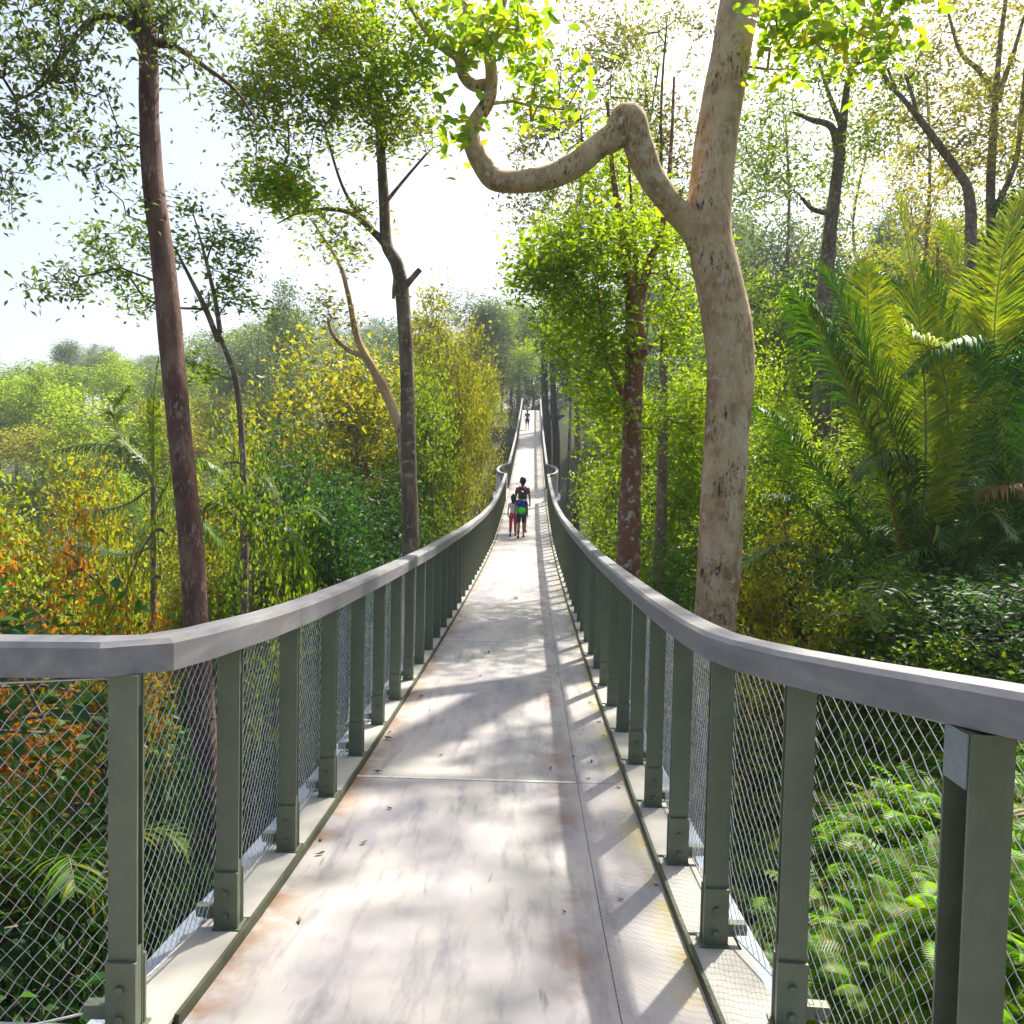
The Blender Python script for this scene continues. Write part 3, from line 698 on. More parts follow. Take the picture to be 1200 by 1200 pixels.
slim('slender_tree', 'forked slender tree in the left foreground with feathery green top beside the reddish trunk', [[(256, 400, .035), (240, 360, .03), (220, 320, .02), (205, 290, .012)], [(258, 390, .03), (252, 350, .025), (240, 300, .018), (232, 270, .01)]],
     [(286, 660, .045), (287, 600, .042), (285, 540, .038), (281, 480, .036), (275, 440, .034), (264, 410, .03), (256, 390, .026)],
     [(140, 290, 60, 35, .6, 28), (250, 290, 60, 40, .6, 30), (150, 340, 60, 30, .6, 18), (270, 350, 45, 35, .5, 16), (200, 245, 50, 20, .5, 8), (225, 430, 30, 25, .4, 8)], L_MID, B_GREY, 9.5, .07, .085, 26, 15, .15)
slim('tall_tree', 'grey trunk with ascending bare branches behind the right side palms', [[(985, 190, .13), (975, 150, .09), (950, 140, .06), (930, 132, .03)], [(988, 150, .09), (975, 120, .06), (960, 75, .03)], [(972, 250, .08), (952, 245, .06), (940, 232, .04)]],
     [(965, 420, .2), (968, 330, .19), (972, 280, .17), (978, 230, .15), (984, 180, .13), (989, 130, .1), (995, 90, .07), (1008, 50, .05), (1016, 10, .03)],
     [(900, 110, 50, 50, 2, 44), (960, 50, 75, 60, 2, 50), (1030, 90, 50, 60, 2, 30), (905, 200, 55, 50, 2, 50), (1010, 180, 50, 40, 2, 26), (930, 130, 50, 50, 2, 20)], L_MID, B_GREY, 20, .26, .15, 24, 16, .34)
slim('tall_tree', 'leaning dark branched tree high behind the palms at the right', [[(1075, 138, .06), (1070, 115, .04), (1062, 90, .04)], [(1050, 105, .05), (1040, 80, .03)]],
     [(1136, 320, .13), (1136, 232, .12), (1122, 200, .1), (1100, 170, .09), (1078, 140, .075), (1060, 118, .06), (1040, 95, .05), (1024, 60, .03)],
     [(1050, 60, 60, 60, 2, 26), (1100, 110, 60, 60, 2, 34), (1130, 50, 60, 50, 2, 30), (1010, 95, 40, 40, 2, 14), (1130, 180, 70, 35, 2, 36)], L_OLIVE, B_GREY, 19, .16, .14, 20, 17, .3)
slim('tall_tree', 'upright forked tree at the upper right edge with sparse yellow green leaves', [[(1166, 110, .1), (1150, 85, .08), (1125, 60, .05), (1110, 10, .03)], [(1167, 120, .09), (1185, 70, .06), (1200, 20, .04)], [(1164, 250, .08), (1190, 190, .07), (1198, 120, .06), (1206, 40, .04)]],
     [(1160, 330, .12), (1161, 220, .11), (1165, 140, .095), (1168, 100, .08), (1172, 50, .06), (1180, -10, .05)],
     [(1120, 30, 60, 40, 2, 30), (1180, 90, 60, 60, 2, 50), (1120, 110, 45, 50, 2, 30), (1190, 170, 50, 50, 2, 50), (1140, 190, 60, 35, 2, 34), (1195, 15, 50, 40, 2, 30)], L_YEL, B_GREY, 21, .15, .15, 22, 18, .34)

# ---- generic tree prototypes -------------------------------------------------
def proto(seed, H, rad, rh, nt_, per, leaf, spread, lobes=8, trunk_r=.16, shell=.35, nb=6, wob=.4):
    """local-space tree: returns (trunk mesh geo, crown V,F)"""
    rng = np.random.default_rng(seed); g = Geo(); hc = H-rh
    tp = [np.array([0, 0, -1.5]), np.array([0, 0, 0.])]
    for k in range(1, 6): tp.append(np.array([rng.normal(0, wob*.25*k/2), rng.normal(0, wob*.25*k/2), (hc+rh*.5)*k/5]))
    pts = catmull(tp, 4); rr = np.interp(np.linspace(0, 1, len(pts)), [0, .2, 1], [trunk_r*1.3, trunk_r, trunk_r*.3])
    V, Fs = tube(pts, rr, 8, .06, seed); g.add(V, Fs)
    bp = [p for p in pts if p[2] > hc-rh*.9]
    if not bp: bp = list(pts[-4:])
    T = blob_targets((0, 0, hc), (rad, rad, rh), nt_, rng, lobes, shell)
    p0, p1, r0, r1 = attach(bp, None, T, rng, .01, trunk_r*.5); V, Fs = edges_geo(p0, p1, r0, r1, 4); g.add(V, Fs)
    V, Fs = leaves(T, leaf, rng, spread, per, .5, .25, .6)
    return g, (V, Fs)
PROTO = {}
def getproto(key, leafm, bark):
    k = (key, leafm.name, bark.name)
    if k in PROTO: return PROTO[k]
    geo, (V, Fs) = SHAPES[key]
    if key not in TR: TR[key] = {}
    if bark.name not in TR[key]: TR[key][bark.name] = geo.mesh('trunk', bark)
    PROTO[k] = (TR[key][bark.name], mesh_np('crown', V, Fs, leafm))
    return PROTO[k]
TR = {}
SHAPES = {
    'round_a': proto(21, 9, 3.2, 3.2, 300, 52, .18, .4, 12, .18),
    'round_b': proto(22, 10, 2.8, 3.8, 300, 52, .18, .38, 13, .18),
    'tall_a': proto(23, 13, 3.4, 3.6, 280, 48, .2, .44, 9, .2),
    'tall_b': proto(24, 14, 2.6, 4.4, 280, 48, .19, .4, 10, .18),
    'flat_a': proto(25, 12, 4.2, 2.2, 180, 40, .22, .45, 8, .2),
    'airy_a': proto(31, 17, 3.6, 5.0, 130, 26, .2, .42, 15, .16, .6),
    'airy_b': proto(32, 16, 4.0, 4.2, 120, 24, .2, .45, 14, .16, .6),
    'shrub_a': proto(26, 2.6, 1.5, 1.3, 110, 34, .13, .22, 8, .05),
    'shrub_b': proto(27, 3.4, 1.4, 1.8, 120, 34, .12, .22, 9, .06),
    'small_a': proto(28, 5.5, 2.0, 2.4, 190, 40, .14, .28, 11, .09),
    'small_b': proto(29, 6.5, 1.9, 3.0, 190, 40, .14, .28, 12, .1),
}
SH_H = {'round_a': (9, 3.2, 3.2), 'round_b': (10, 2.8, 3.8), 'tall_a': (13, 3.4, 3.6), 'tall_b': (14, 2.6, 4.4), 'flat_a': (12, 4.2, 2.2),
        'airy_a': (17, 3.6, 5.0), 'airy_b': (16, 4.0, 4.2), 'shrub_a': (2.6, 1.5, 1.3), 'shrub_b': (3.4, 1.4, 1.8), 'small_a': (5.5, 2.0, 2.4), 'small_b': (6.5, 1.9, 3.0)}
def place(key, leafm, bark, x, y, s, label, group=None, name='tree', z=None, rz=None, sz=None, cat='tree'):
    tm, cm = getproto(key, leafm, bark)
    root = empty(name, (x, y, gz(x, y) if z is None else z), random.uniform(0, 6.28) if rz is None else rz)
    root.scale = (s, s, s if sz is None else sz); tag(root, label, cat, group)
    link('trunk' if cat == 'tree' else 'stem', tm, root); link('crown' if cat == 'tree' else 'foliage', cm, root)
    return root
def place_px(key, leafm, bark, px, ptop, d, wpx, label, group=None, name='tree', cat='tree'):
    """tree whose crown top is seen at (px,ptop) at distance d with crown width wpx; rooted on the ground"""
    H, rad, rh = SH_H[key]; top = P(px, ptop, d); s = (wpx/2*d/F)/(rad*1.0)
    g0 = gz(top[0], top[1]); need = top[2]-g0; sz = max(.35*s, need/(H*1.0))
    return place(key, leafm, bark, top[0], top[1], s, label, group, name, z=top[2]-H*sz, sz=sz, cat=cat)

mid = [
 # px, top, d, width, shape, leaf, label
 (25, 605, 9.5, 210, 'small_b', L_ORANGE, 'orange and yellow leaved bush filling the left edge just above the handrail'),
 (120, 640, 8.6, 150, 'small_a', L_ORANGE, 'smaller orange tinted bush above the left handrail corner, nearest the reddish trunk'),
 (165, 590, 8.9, 110, 'small_a', L_MIDY, 'mixed green bush around the slim palm left of the reddish trunk'),
 (310, 600, 8.4, 130, 'small_a', L_MID, 'green bush around the low palm behind the left handrail'),
 (60, 560, 14, 200, 'small_b', L_MIDY, 'mixed green and yellow bush just behind the orange leaved one'),
 (150, 610, 11, 130, 'small_a', L_YEL, 'yellowish bush between the orange leaved bush and the reddish trunk'),
 (50, 525, 16, 210, 'round_a', L_YEL, 'yellow green tree behind the orange leaved bush at the left edge'),
 (135, 455, 60, 170, 'round_a', L_BRIGHT, 'pale round domed tree in the valley left of the reddish trunk'),
 (420, 398, 24, 230, 'round_b', L_YEL, 'yellow green tree filling the gap left of the stubbed trunk'),
 (375, 500, 17, 200, 'round_a', L_DARK, 'dark green tree below the yellow green one, left of the stubbed trunk'),
 (520, 338, 30, 120, 'tall_b', L_YEL, 'tall yellow green tree overhanging the left handrail before the far bridge end'),
 (508, 425, 24, 125, 'round_b', L_MID, 'mid green tree just left of the bridge below the tall yellow green crown'),
 (566, 385, 40, 58, 'tall_a', L_YEL, 'small yellow crowned tree touching the left side of the far bridge'),
 (250, 470, 19, 150, 'small_b', L_YEL, 'light yellow bush right of the reddish trunk'),
 (300, 520, 15, 150, 'small_a', L_MID, 'green bush under the forked slender tree'),
 (672, 325, 62, 70, 'tall_b', L_DARK, 'dark bluish green tree over the far end of the bridge'),
 (718, 345, 40, 90, 'tall_a', L_MID, 'mid green tree right of the far bridge, behind the bright crown'),
 (728, 480, 20, 130, 'small_b', L_MID, 'green undergrowth tree right of the bridge at the foot of the rust blotched trunk'),
 (800, 430, 19, 160, 'round_b', L_BRIGHT, 'bright leafy tree between the rust blotched and pale mottled trunks'),
 (905, 300, 34, 170, 'round_a', L_BRIGHT, 'light green tree right of the pale mottled trunk'),
 (880, 210, 55, 150, 'tall_a', L_HAZY, 'hazy pale tree top beyond the pale mottled trunk'),
 (930, 400, 17, 130, 'small_b', L_BRIGHT, 'light green leafy bush right of the pale mottled trunk, left of the palms'),
 (1010, 285, 36, 160, 'round_b', L_YEL, 'yellow green tree top behind the tallest palm fronds'),
 (1110, 225, 30, 170, 'tall_a', L_YEL, 'yellowish tree crown behind the palms below the leaning tree'),
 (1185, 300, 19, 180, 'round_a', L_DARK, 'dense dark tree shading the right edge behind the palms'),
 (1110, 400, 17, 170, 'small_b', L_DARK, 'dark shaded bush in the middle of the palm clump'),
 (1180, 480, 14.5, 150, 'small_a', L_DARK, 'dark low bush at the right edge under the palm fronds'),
 (920, 560, 12, 130, 'shrub_b', L_YEL, 'yellowing shrub right of the pale mottled trunk above the fern bank'),
 (770, 610, 13.5, 130, 'small_a', L_DARK, 'dark shrub between the two right hand trunks behind the handrail'),
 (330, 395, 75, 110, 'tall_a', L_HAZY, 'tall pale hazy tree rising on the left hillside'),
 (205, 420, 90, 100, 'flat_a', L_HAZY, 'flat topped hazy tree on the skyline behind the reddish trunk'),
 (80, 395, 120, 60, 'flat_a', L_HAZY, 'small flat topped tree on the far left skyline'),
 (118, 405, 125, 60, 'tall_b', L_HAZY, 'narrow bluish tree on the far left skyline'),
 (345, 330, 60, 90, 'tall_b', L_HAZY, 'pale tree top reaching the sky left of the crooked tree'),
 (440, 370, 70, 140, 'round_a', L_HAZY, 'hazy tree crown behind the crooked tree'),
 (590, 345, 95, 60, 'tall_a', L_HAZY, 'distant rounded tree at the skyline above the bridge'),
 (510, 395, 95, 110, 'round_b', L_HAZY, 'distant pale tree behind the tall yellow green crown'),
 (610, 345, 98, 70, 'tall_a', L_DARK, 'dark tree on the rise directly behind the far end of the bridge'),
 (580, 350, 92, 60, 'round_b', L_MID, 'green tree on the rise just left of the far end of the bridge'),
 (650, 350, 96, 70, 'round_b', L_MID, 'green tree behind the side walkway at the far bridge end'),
 (690, 30, 34, 190, 'airy_a', L_MID, 'airy green treetop showing above the elbow limb'),
 (765, -20, 30, 170, 'airy_b', L_BRIGHT, 'airy light green treetop touching the upper part of the pale mottled trunk'),
 (682, 190, 44, 100, 'airy_b', L_HAZY, 'pale airy treetop under the elbow limb'),
 (930, 50, 38, 190, 'airy_a', L_HAZY, 'pale airy treetop right of the upper pale mottled trunk'),
 (1010, 110, 44, 170, 'airy_b', L_MID, 'airy green treetop between the ascending branches and the leaning tree'),
 (1100, -10, 34, 190, 'airy_a', L_YEL, 'airy yellow green treetop above the leaning dark branched tree'),
 (1190, 60, 30, 170, 'airy_b', L_MID, 'airy green treetop at the upper right edge'),
 (1070, 170, 40, 150, 'airy_b', L_OLIVE, 'airy olive treetop low behind the leaning dark branched tree'),
 (860, 170, 48, 120, 'airy_a', L_HAZY, 'pale airy treetop just right of the pale mottled trunk fork'),
 (300, 330, 48, 110, 'airy_a', L_HAZY, 'pale airy tree rising behind the forked slender tree'),
 (1035, 655, 10.5, 130, 'shrub_a', L_MID, 'leafy green shrub hiding the foot of the big clumping palm'),
 (1130, 680, 10.8, 160, 'shrub_a', L_DARK, 'dark shrub under the dry orange frond at the right edge'),
 (1200, 690, 10.2, 140, 'shrub_b', L_DARK, 'dark shrub at the right edge just above the handrail'),
 (960, 690, 10, 120, 'shrub_a', L_YEL, 'yellow green shrub on the bank right of the pale mottled trunk'),
 (90, 860, 5.2, 150, 'shrub_b', L_DARK, 'dark shrub seen through the left wire mesh near the corner post'),
 (210, 830, 6.5, 150, 'shrub_a', L_DARK, 'dark shrub at the foot of the reddish trunk'),
 (524, 385, 27, 95, 'round_a', L_YEL, 'rounded yellow green crown just left of the bridge in front of the tall one'),
 (726, 415, 27, 100, 'round_b', L_BRIGHT, 'full bright green tree close behind the rust blotched trunk'),
 (860, 400, 23, 150, 'round_a', L_BRIGHT, 'full bright green tree directly behind the pale mottled trunk'),
 (910, 470, 20, 130, 'round_b', L_MID, 'full green tree between the pale mottled trunk and the palms'),
 (600, 440, 89, 45, 'small_a', L_YEL, 'low yellow green tree left of the far bridge end'),
 (626, 436, 91, 45, 'small_b', L_MID, 'low green tree behind the far bridge end'),
 (652, 430, 94, 60, 'small_a', L_DARK, 'low dark tree behind the side walkway fence'),
 (625, 400, 90, 60, 'round_a', L_BRIGHT, 'low bright green tree where the bridge meets the hill'),
 (1265, 190, 21, 260, 'round_a', L_DARK, 'big dark tree added beyond the right edge to shade the palms'),  # added mostly out of view to throw shade over the palm thicket
 (1240, 330, 17.5, 230, 'round_b', L_DARK, 'dark broad tree added for shade at the far right edge, behind the dry orange frond'),  # second added shade tree, keeps the right edge dark
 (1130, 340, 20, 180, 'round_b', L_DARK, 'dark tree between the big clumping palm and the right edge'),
]
for (px, tp, d, wd, key, lm, lab) in mid:
    shr = 'shrub' in lab or 'bush' in lab
    place_px(key, lm, B_GREY, px, tp, d, wd, lab, None, 'shrub' if shr else 'tree', 'shrub' if shr else 'tree')
# the pair of dark trunks beside the far bridge end
for px, lab in ((639, 'left one of two dark trunks beside the far end of the bridge'), (649, 'right one of two dark trunks beside the far end of the bridge')):
    d = 62+(px-639)*.4
    slim('tall_tree', lab, [], [(px+3, 520, .3), (px, 480, .27), (px-1, 440, .25), (px-3, 380, .18)], [(px+6, 365, 20, 40, 2.0, 40)], L_DARK, B_DARK, d, .3, .3, 26, px, .6, None)

# forest filling both sides
rng = random.Random(5)
def corridor(x, y, r): return abs(x) < 1.7+r and y < 86+r
KEYS_FAR = ['round_a', 'round_b', 'tall_a', 'tall_b', 'flat_a']
def inview(x, y, margin=1.08):
    dx = x-.23; return y > 2 and -(.655*margin)*y-3 < dx < (.63*margin)*y+2
def topcap(x, y, d):
    """highest crown allowed so the skyline stays where the photo has it"""
    px = 622+(x-.23)/y*F
    sk = np.interp(px, [0, 60, 100, 160, 300, 330, 420, 500, 560, 620, 660, 800, 860, 1000, 1100, 1200], [455, 430, 415, 430, 385, 365, 385, 360, 345, 360, 340, 300, 240, 250, 240, 230])
    return 1.65+(562-sk)/F*y
def scatter(n, y0, y1, keys, lms, lab, grp, side, smin, smax, sep, name='tree', cat='tree', excl=0, maxtry=6000, low=None):
    pts = []; t = 0
    while len(pts) < n and t < maxtry:
        t += 1
        y = y0+(y1-y0)*rng.random()**.8; x = rng.uniform(-.72*y-3, .7*y+2)
        if side*x < 0 or not inview(x, y): continue
        key = rng.choice(keys); s = rng.uniform(smin, smax); H, rad, rh = SH_H[key]
        if corridor(x, y, rad*s*.95): continue
        if any((x-a)**2+(y-b)**2 < (sep*(rad*s+c))**2 for a, b, c in pts): continue
        g0 = gz(x, y); cap = topcap(x, y, y); hh = H*s
        if low is not None: cap = min(cap, 1.65+low*y)
        if g0+hh > cap: hh = cap-g0
        if hh < 1.2: continue
        sz = hh/H
        if hh < H*s*.45: s = s*.7
        pts.append((x, y, rad*s))
        place(key, rng.choice(lms), B_GREY, x, y, s, lab, grp, name, sz=sz, cat=cat)
    return len(pts)
c = []
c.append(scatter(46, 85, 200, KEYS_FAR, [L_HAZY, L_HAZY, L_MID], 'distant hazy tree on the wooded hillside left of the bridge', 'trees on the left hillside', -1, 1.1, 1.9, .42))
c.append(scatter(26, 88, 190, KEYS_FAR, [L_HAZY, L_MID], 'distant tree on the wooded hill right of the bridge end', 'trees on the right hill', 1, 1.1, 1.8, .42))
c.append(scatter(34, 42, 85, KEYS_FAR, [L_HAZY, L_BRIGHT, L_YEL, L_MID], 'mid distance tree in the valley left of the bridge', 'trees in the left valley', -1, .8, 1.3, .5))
c.append(scatter(46, 34, 85, KEYS_FAR, [L_MID, L_BRIGHT, L_DARK, L_DARK], 'mid distance tree on the slope right of the bridge', 'trees on the right slope', 1, .7, 1.2, .4))
c.append(scatter(26, 15, 42, ['round_a', 'round_b', 'small_a', 'small_b'], [L_YEL, L_MID, L_OLIVE, L_DARK], 'leafy understorey tree left of the bridge, its crown below the handrail line', 'understorey trees left of the bridge', -1, .7, 1.1, .45, low=-.0))
c.append(scatter(38, 14, 38, ['round_b', 'small_a', 'small_b'], [L_MID, L_BRIGHT, L_DARK], 'leafy understorey tree on the slope right of the bridge', 'understorey trees right of the bridge', 1, .7, 1.1, .36, low=.1))
c.append(scatter(40, 5, 18, ['shrub_a', 'shrub_b', 'small_a'], [L_DARK], 'leafy shrub in the shaded gully left of the bridge', 'shrubs left of the bridge', -1, .8, 1.3, .4, 'shrub', 'shrub', low=-.27))  # all dark leaves: the gully's deep shade is put into their colour
c.append(scatter(30, 9, 20, ['shrub_a', 'shrub_b'], [L_MID, L_DARK, L_YEL], 'leafy shrub on the bank right of the bridge', 'shrubs right of the bridge', 1, .7, 1.1, .4, 'shrub', 'shrub', low=-.08))
print('SCATTER', c)

# ------------------------------------------------------------------ palms
def frond_geo(pts, width, nleaf, rng, hang=.5, r0=.02, lw=.022, up=None, vee=.25, bare=.15):
    C = catmull(pts, 8); n = len(C); seg = np.linalg.norm(np.diff(C, axis=0), axis=1); s = np.concatenate([[0], np.cumsum(seg)]); s /= s[-1]
    V = []; Fs = []; Vr, Fr = tube(C, np.interp(s, [0, 1], [r0, r0*.2]), 5)
    T = np.gradient(C, axis=0); T /= np.linalg.norm(T, axis=1)[:, None]
    u = up if up is not None else np.array([0, 0, 1.])
    cnt = 0
    for i in range(nleaf):
        t = bare+(1-bare)*(i+.5)/nleaf
        c = np.array([np.interp(t, s, C[:, k]) for k in range(3)]); tt = np.array([np.interp(t, s, T[:, k]) for k in range(3)]); tt /= np.linalg.norm(tt)
        sd_ = np.cross(tt, u); sd_ /= np.linalg.norm(sd_)+1e-9; nn = np.cross(sd_, tt)
        L = width*math.sin(math.pi*min(1, (t-bare)/(1-bare)*.88+.10))**.6*rng.uniform(.72, 1.1)
        for q in (-1, 1):
            d = sd_*q*.86+tt*(.42+.5*t)+nn*vee*rng.uniform(-.4, 1.4)+rng.normal(0, .085, 3); d /= np.linalg.norm(d)
            wv = np.cross(d, nn); wv /= np.linalg.norm(wv)+1e-9
            p = c.copy(); rows = []
            for k, wk in enumerate((.5, 1.0, .85, .06)):
                rows.append(p-wv*lw*wk*.5*1.0); rows.append(p+wv*lw*wk*.5)
                p = p+d*L/3; d = d+np.array([0, 0, -hang*(.35+.65*k/2)]); d /= np.linalg.norm(d)
            V += rows
            for k in range(3): Fs.append((cnt+2*k, cnt+2*k+1, cnt+2*k+3, cnt+2*k+2))
            cnt += 8
    V = np.concatenate([np.array(V), Vr]); Fs = np.concatenate([np.array(Fs), Fr+cnt])
    mi = np.concatenate([np.zeros(len(Fs)-len(Fr)), np.ones(len(Fr))])
    return V, Fs, mi
M_RACH = plain('pale palm midrib', (.2, .2, .1), .5, 0, 10, .3)
M_RACHB = plain('orange brown palm midrib', (.45, .17, .07), .5, 0, 10, .3)
def palm(name, label, base, fronds, seed, d, group=None, trunk=None, rnd=0, rlen=2.2, dark=L_PALM, k=1.0):
    kk_ = k
    """fronds: (list of (px,py[,dd]), width, material, hang, rachis)"""
    rng = np.random.default_rng(seed); b = Vector(base); root = empty(name, b); tag(root, label, 'palm', group)
    g = Geo()
    for k in range(8 if trunk is None else 1):
        a = rng.uniform(0, 6.28); o_ = np.array([math.cos(a), math.sin(a), 0])*(.12 if trunk is None else 0)
        top = np.array(trunk) if trunk is not None else np.array(b)+o_*3+np.array([0, 0, rng.uniform(.5, 1.3)])
        pts = catmull([np.array(b)+o_-[0, 0, .3], (np.array(b)+top)/2+o_*.5, top], 6); V, Fs = tube(pts, np.linspace(.07, .04, len(pts)) if trunk is None else np.linspace(.045, .032, len(pts)), 8, .08, k); g.add(V, Fs)
    link('trunk', g.mesh('trunk', B_GREY if trunk is not None else B_DARK), root, -b)
    for (pp, wd, mt, hang, rc) in fronds:
        pts = [P(q[0], q[1], d+(q[2] if len(q) > 2 else 0)) for q in pp]
        Lp = sum(np.linalg.norm(pts[i+1]-pts[i]) for i in range(len(pts)-1))
        V, Fs, mi = frond_geo(pts, wd*kk_, int(Lp/.02/kk_), rng, (hang*2.0 if hang >= .4 else hang*1.25+.08), .016*kk_, .02*kk_)
        link('frond', mesh_np('frond', V, Fs, None, mats=[mt, rc], midx=mi), root, -b)
    hub = np.array(trunk) if trunk is not None else np.array(b)+[0, 0, .6]
    for k in range(rnd):
        a = 2*math.pi*(k+rng.uniform(0, .6))/rnd; e = rng.uniform(.45, 1.4); L = rlen*rng.uniform(.8, 1.15)
        dr = np.array([math.cos(a)*math.cos(e), math.sin(a)*math.cos(e), math.sin(e)]); p1 = hub+dr*L*.45; p2 = p1+(dr+[0, 0, -.35])*L*.35; p3 = p2+(dr*[1, 1, .2]+[0, 0, -.55])*L*.3
        V, Fs, mi = frond_geo([hub, p1, p2, p3], .42*kk_, int(L/.026/kk_), rng, .6, .012*kk_, .02*kk_)
        link('frond', mesh_np('frond', V, Fs, None, mats=[dark, M_RACH], midx=mi), root, -b)
    return root
x_, y_, _ = P(1065, 725, 12); b = (x_, y_, gz(x_, y_))
palm('palm', 'big clumping palm at the right with tall arching fronds and a brown midrib', b, [
    ([(1068, 720), (1050, 600), (1000, 470), (960, 390, -.2), (928, 338, -.4)], .75, L_PALM, .55, M_RACHB),
    ([(1068, 720), (1060, 560), (1020, 430), (985, 350), (962, 312)], .55, L_PALM, .1, M_RACH),
    ([(1075, 720), (1085, 520), (1078, 380, .3), (1062, 280, .4), (1052, 232, .4)], .62, L_PALMY, .06, M_RACH),
    ([(1064, 720), (1010, 620), (950, 540, -.2), (905, 490, -.4), (888, 478, -.5)], .5, L_PALM, .5, M_RACH),
    ([(1064, 720), (1000, 650), (940, 590), (900, 580, -.2), (885, 590, -.2)], .4, L_PALM, .4, M_RACH),
    ([(1070, 720), (1070, 560), (1045, 530, -.3), (1015, 545, -.6), (1000, 565, -.7)], .4, L_PALM, .9, M_RACH),
    ([(1078, 720), (1095, 560), (1120, 510, -.2), (1145, 480, -.4), (1162, 455, -.5)], .45, L_PALMY, .6, M_RACH),
    ([(1078, 720), (1110, 520), (1100, 420, -.2), (1060, 385, -.4), (1048, 360, -.5)], .5, L_PALMY, .7, M_RACH),
    ([(1078, 720), (1130, 540), (1150, 430), (1120, 400, -.3), (1060, 440, -.6)], .55, L_PALM, .8, M_RACH),
    ([(1070, 720), (1040, 560), (1020, 400, .5), (1015, 320, .8), (1000, 295, 1)], .5, L_PALMY, .15, M_RACHB),
    ([(1075, 720), (1100, 600), (1130, 560), (1150, 540), (1180, 560)], .5, L_PALM, .7, M_RACH),
    ], 31, 12, rnd=14, rlen=3.1, k=1.38)
x_, y_, _ = P(1185, 715, 12.5); b = (x_, y_, gz(x_, y_))
palm('palm', 'palm at the right edge with an upright yellow green frond and a dry orange one', b, [
    ([(1180, 720), (1170, 540), (1165, 400), (1175, 300), (1198, 225)], .7, L_PALMY, .08, M_RACH),
    ([(1185, 720), (1200, 540), (1215, 380), (1240, 260), (1260, 200)], .75, L_PALM, .1, M_RACH),
    ([(1190, 720), (1160, 560), (1120, 440), (1100, 350), (1080, 310)], .6, L_PALM, .2, M_RACH),
    ([(1230, 700), (1225, 600), (1205, 570, -.3), (1165, 572, -.6), (1130, 588, -.7)], .36, L_PALMO, 1.0, M_RACHB),
    ([(1195, 720), (1240, 560), (1230, 460), (1190, 420), (1150, 440)], .6, L_PALM, .6, M_RACH),
    ([(1190, 720), (1215, 560), (1235, 480), (1260, 430), (1290, 420)], .6, L_PALM, .5, M_RACH),
    ([(1185, 720), (1150, 640), (1110, 610), (1080, 620), (1060, 650)], .5, L_PALM, .6, M_RACH),
    ], 33, 12.5, rnd=13, rlen=3.2, k=1.4)
x_, y_, _ = P(1115, 640, 15.5); b = (x_, y_, gz(x_, y_))
palm('palm', 'shaded palm with green fronds half hidden behind the big clumping palm', b, [
    ([(1110, 640), (1100, 480), (1085, 400), (1060, 340), (1030, 320)], .7, L_PALM, .5, M_RACH),
    ([(1110, 640), (1120, 460), (1125, 360), (1120, 300), (1100, 262)], .7, L_PALMY, .2, M_RACH),
    ([(1110, 640), (1140, 460), (1165, 380), (1200, 350), (1230, 350)], .7, L_PALM, .5, M_RACH),
    ], 34, 15.5, rnd=8, rlen=4.0, k=1.4)
# left: thin palm with hanging dark leaves and long arching fronds
x_, y_, _ = P(180, 740, 9.5); b = (x_, y_, gz(x_, y_)); tk = P(180, 570, 9.5)
palm('palm', 'slim palm left of the reddish trunk with drooping comb like fronds', b, [
    ([(180, 570), (172, 545), (150, 528), (110, 520), (62, 528)], .34, L_HAZY, 1.3, M_RACH),
    ([(180, 570), (165, 540), (140, 510), (134, 480), (152, 452)], .32, L_MID, .9, M_RACH),
    ([(180, 570), (180, 520), (180, 470), (183, 440), (186, 418)], .28, L_MID, 2.0, M_RACH),
    ([(180, 570), (150, 590), (120, 598), (95, 598), (88, 612)], .3, L_HAZY, 1.2, M_RACH),
    ([(180, 570), (190, 590), (210, 600), (235, 610), (262, 640)], .34, L_MID, 1.0, M_RACH),
    ([(180, 640), (150, 650), (120, 645), (95, 638), (80, 640)], .32, L_HAZY, 1.2, M_RACH),
    ([(180, 600), (200, 560), (225, 540), (250, 545), (270, 565)], .34, L_MID, 1.0, M_RACH),
    ], 36, 9.5, trunk=tk, rnd=0, rlen=1.4)
x_, y_, _ = P(300, 760, 9); b = (x_, y_, gz(x_, y_)); tk = P(295, 640, 9)
palm('palm', 'low palm with grey green arching fronds behind the left handrail, right of the reddish trunk', b, [
    ([(295, 640), (288, 600), (296, 570), (312, 562), (330, 590)], .3, L_HAZY, 1.1, M_RACH),
    ([(295, 640), (270, 600), (250, 590), (240, 600), (235, 640)], .3, L_MID, 1.1, M_RACH),
    ([(295, 650), (310, 620), (340, 620), (355, 650), (365, 690)], .3, L_MID, 1.1, M_RACH),
    ], 37, 9, trunk=tk, rnd=2, rlen=1.0)
x_, y_, _ = P(90, 1000, 6); b = (x_, y_, gz(x_, y_)); tk = P(60, 1060, 5.6)
palm('palm', 'palm with bright arching fronds seen through the left wire mesh', b, [
    ([(60, 1060), (50, 1000), (75, 930), (110, 870), (140, 850)], .34, L_PALM, .6, M_RACH),
    ([(60, 1060), (40, 1010), (10, 985), (-20, 990), (-40, 1010)], .34, L_PALMY, .6, M_RACH),
    ([(60, 1060), (80, 1030), (110, 1040), (130, 1055), (150, 1080)], .34, L_PALMY, .6, M_RACH),
    ], 38, 5.6, trunk=tk, rnd=3, rlen=1.0)

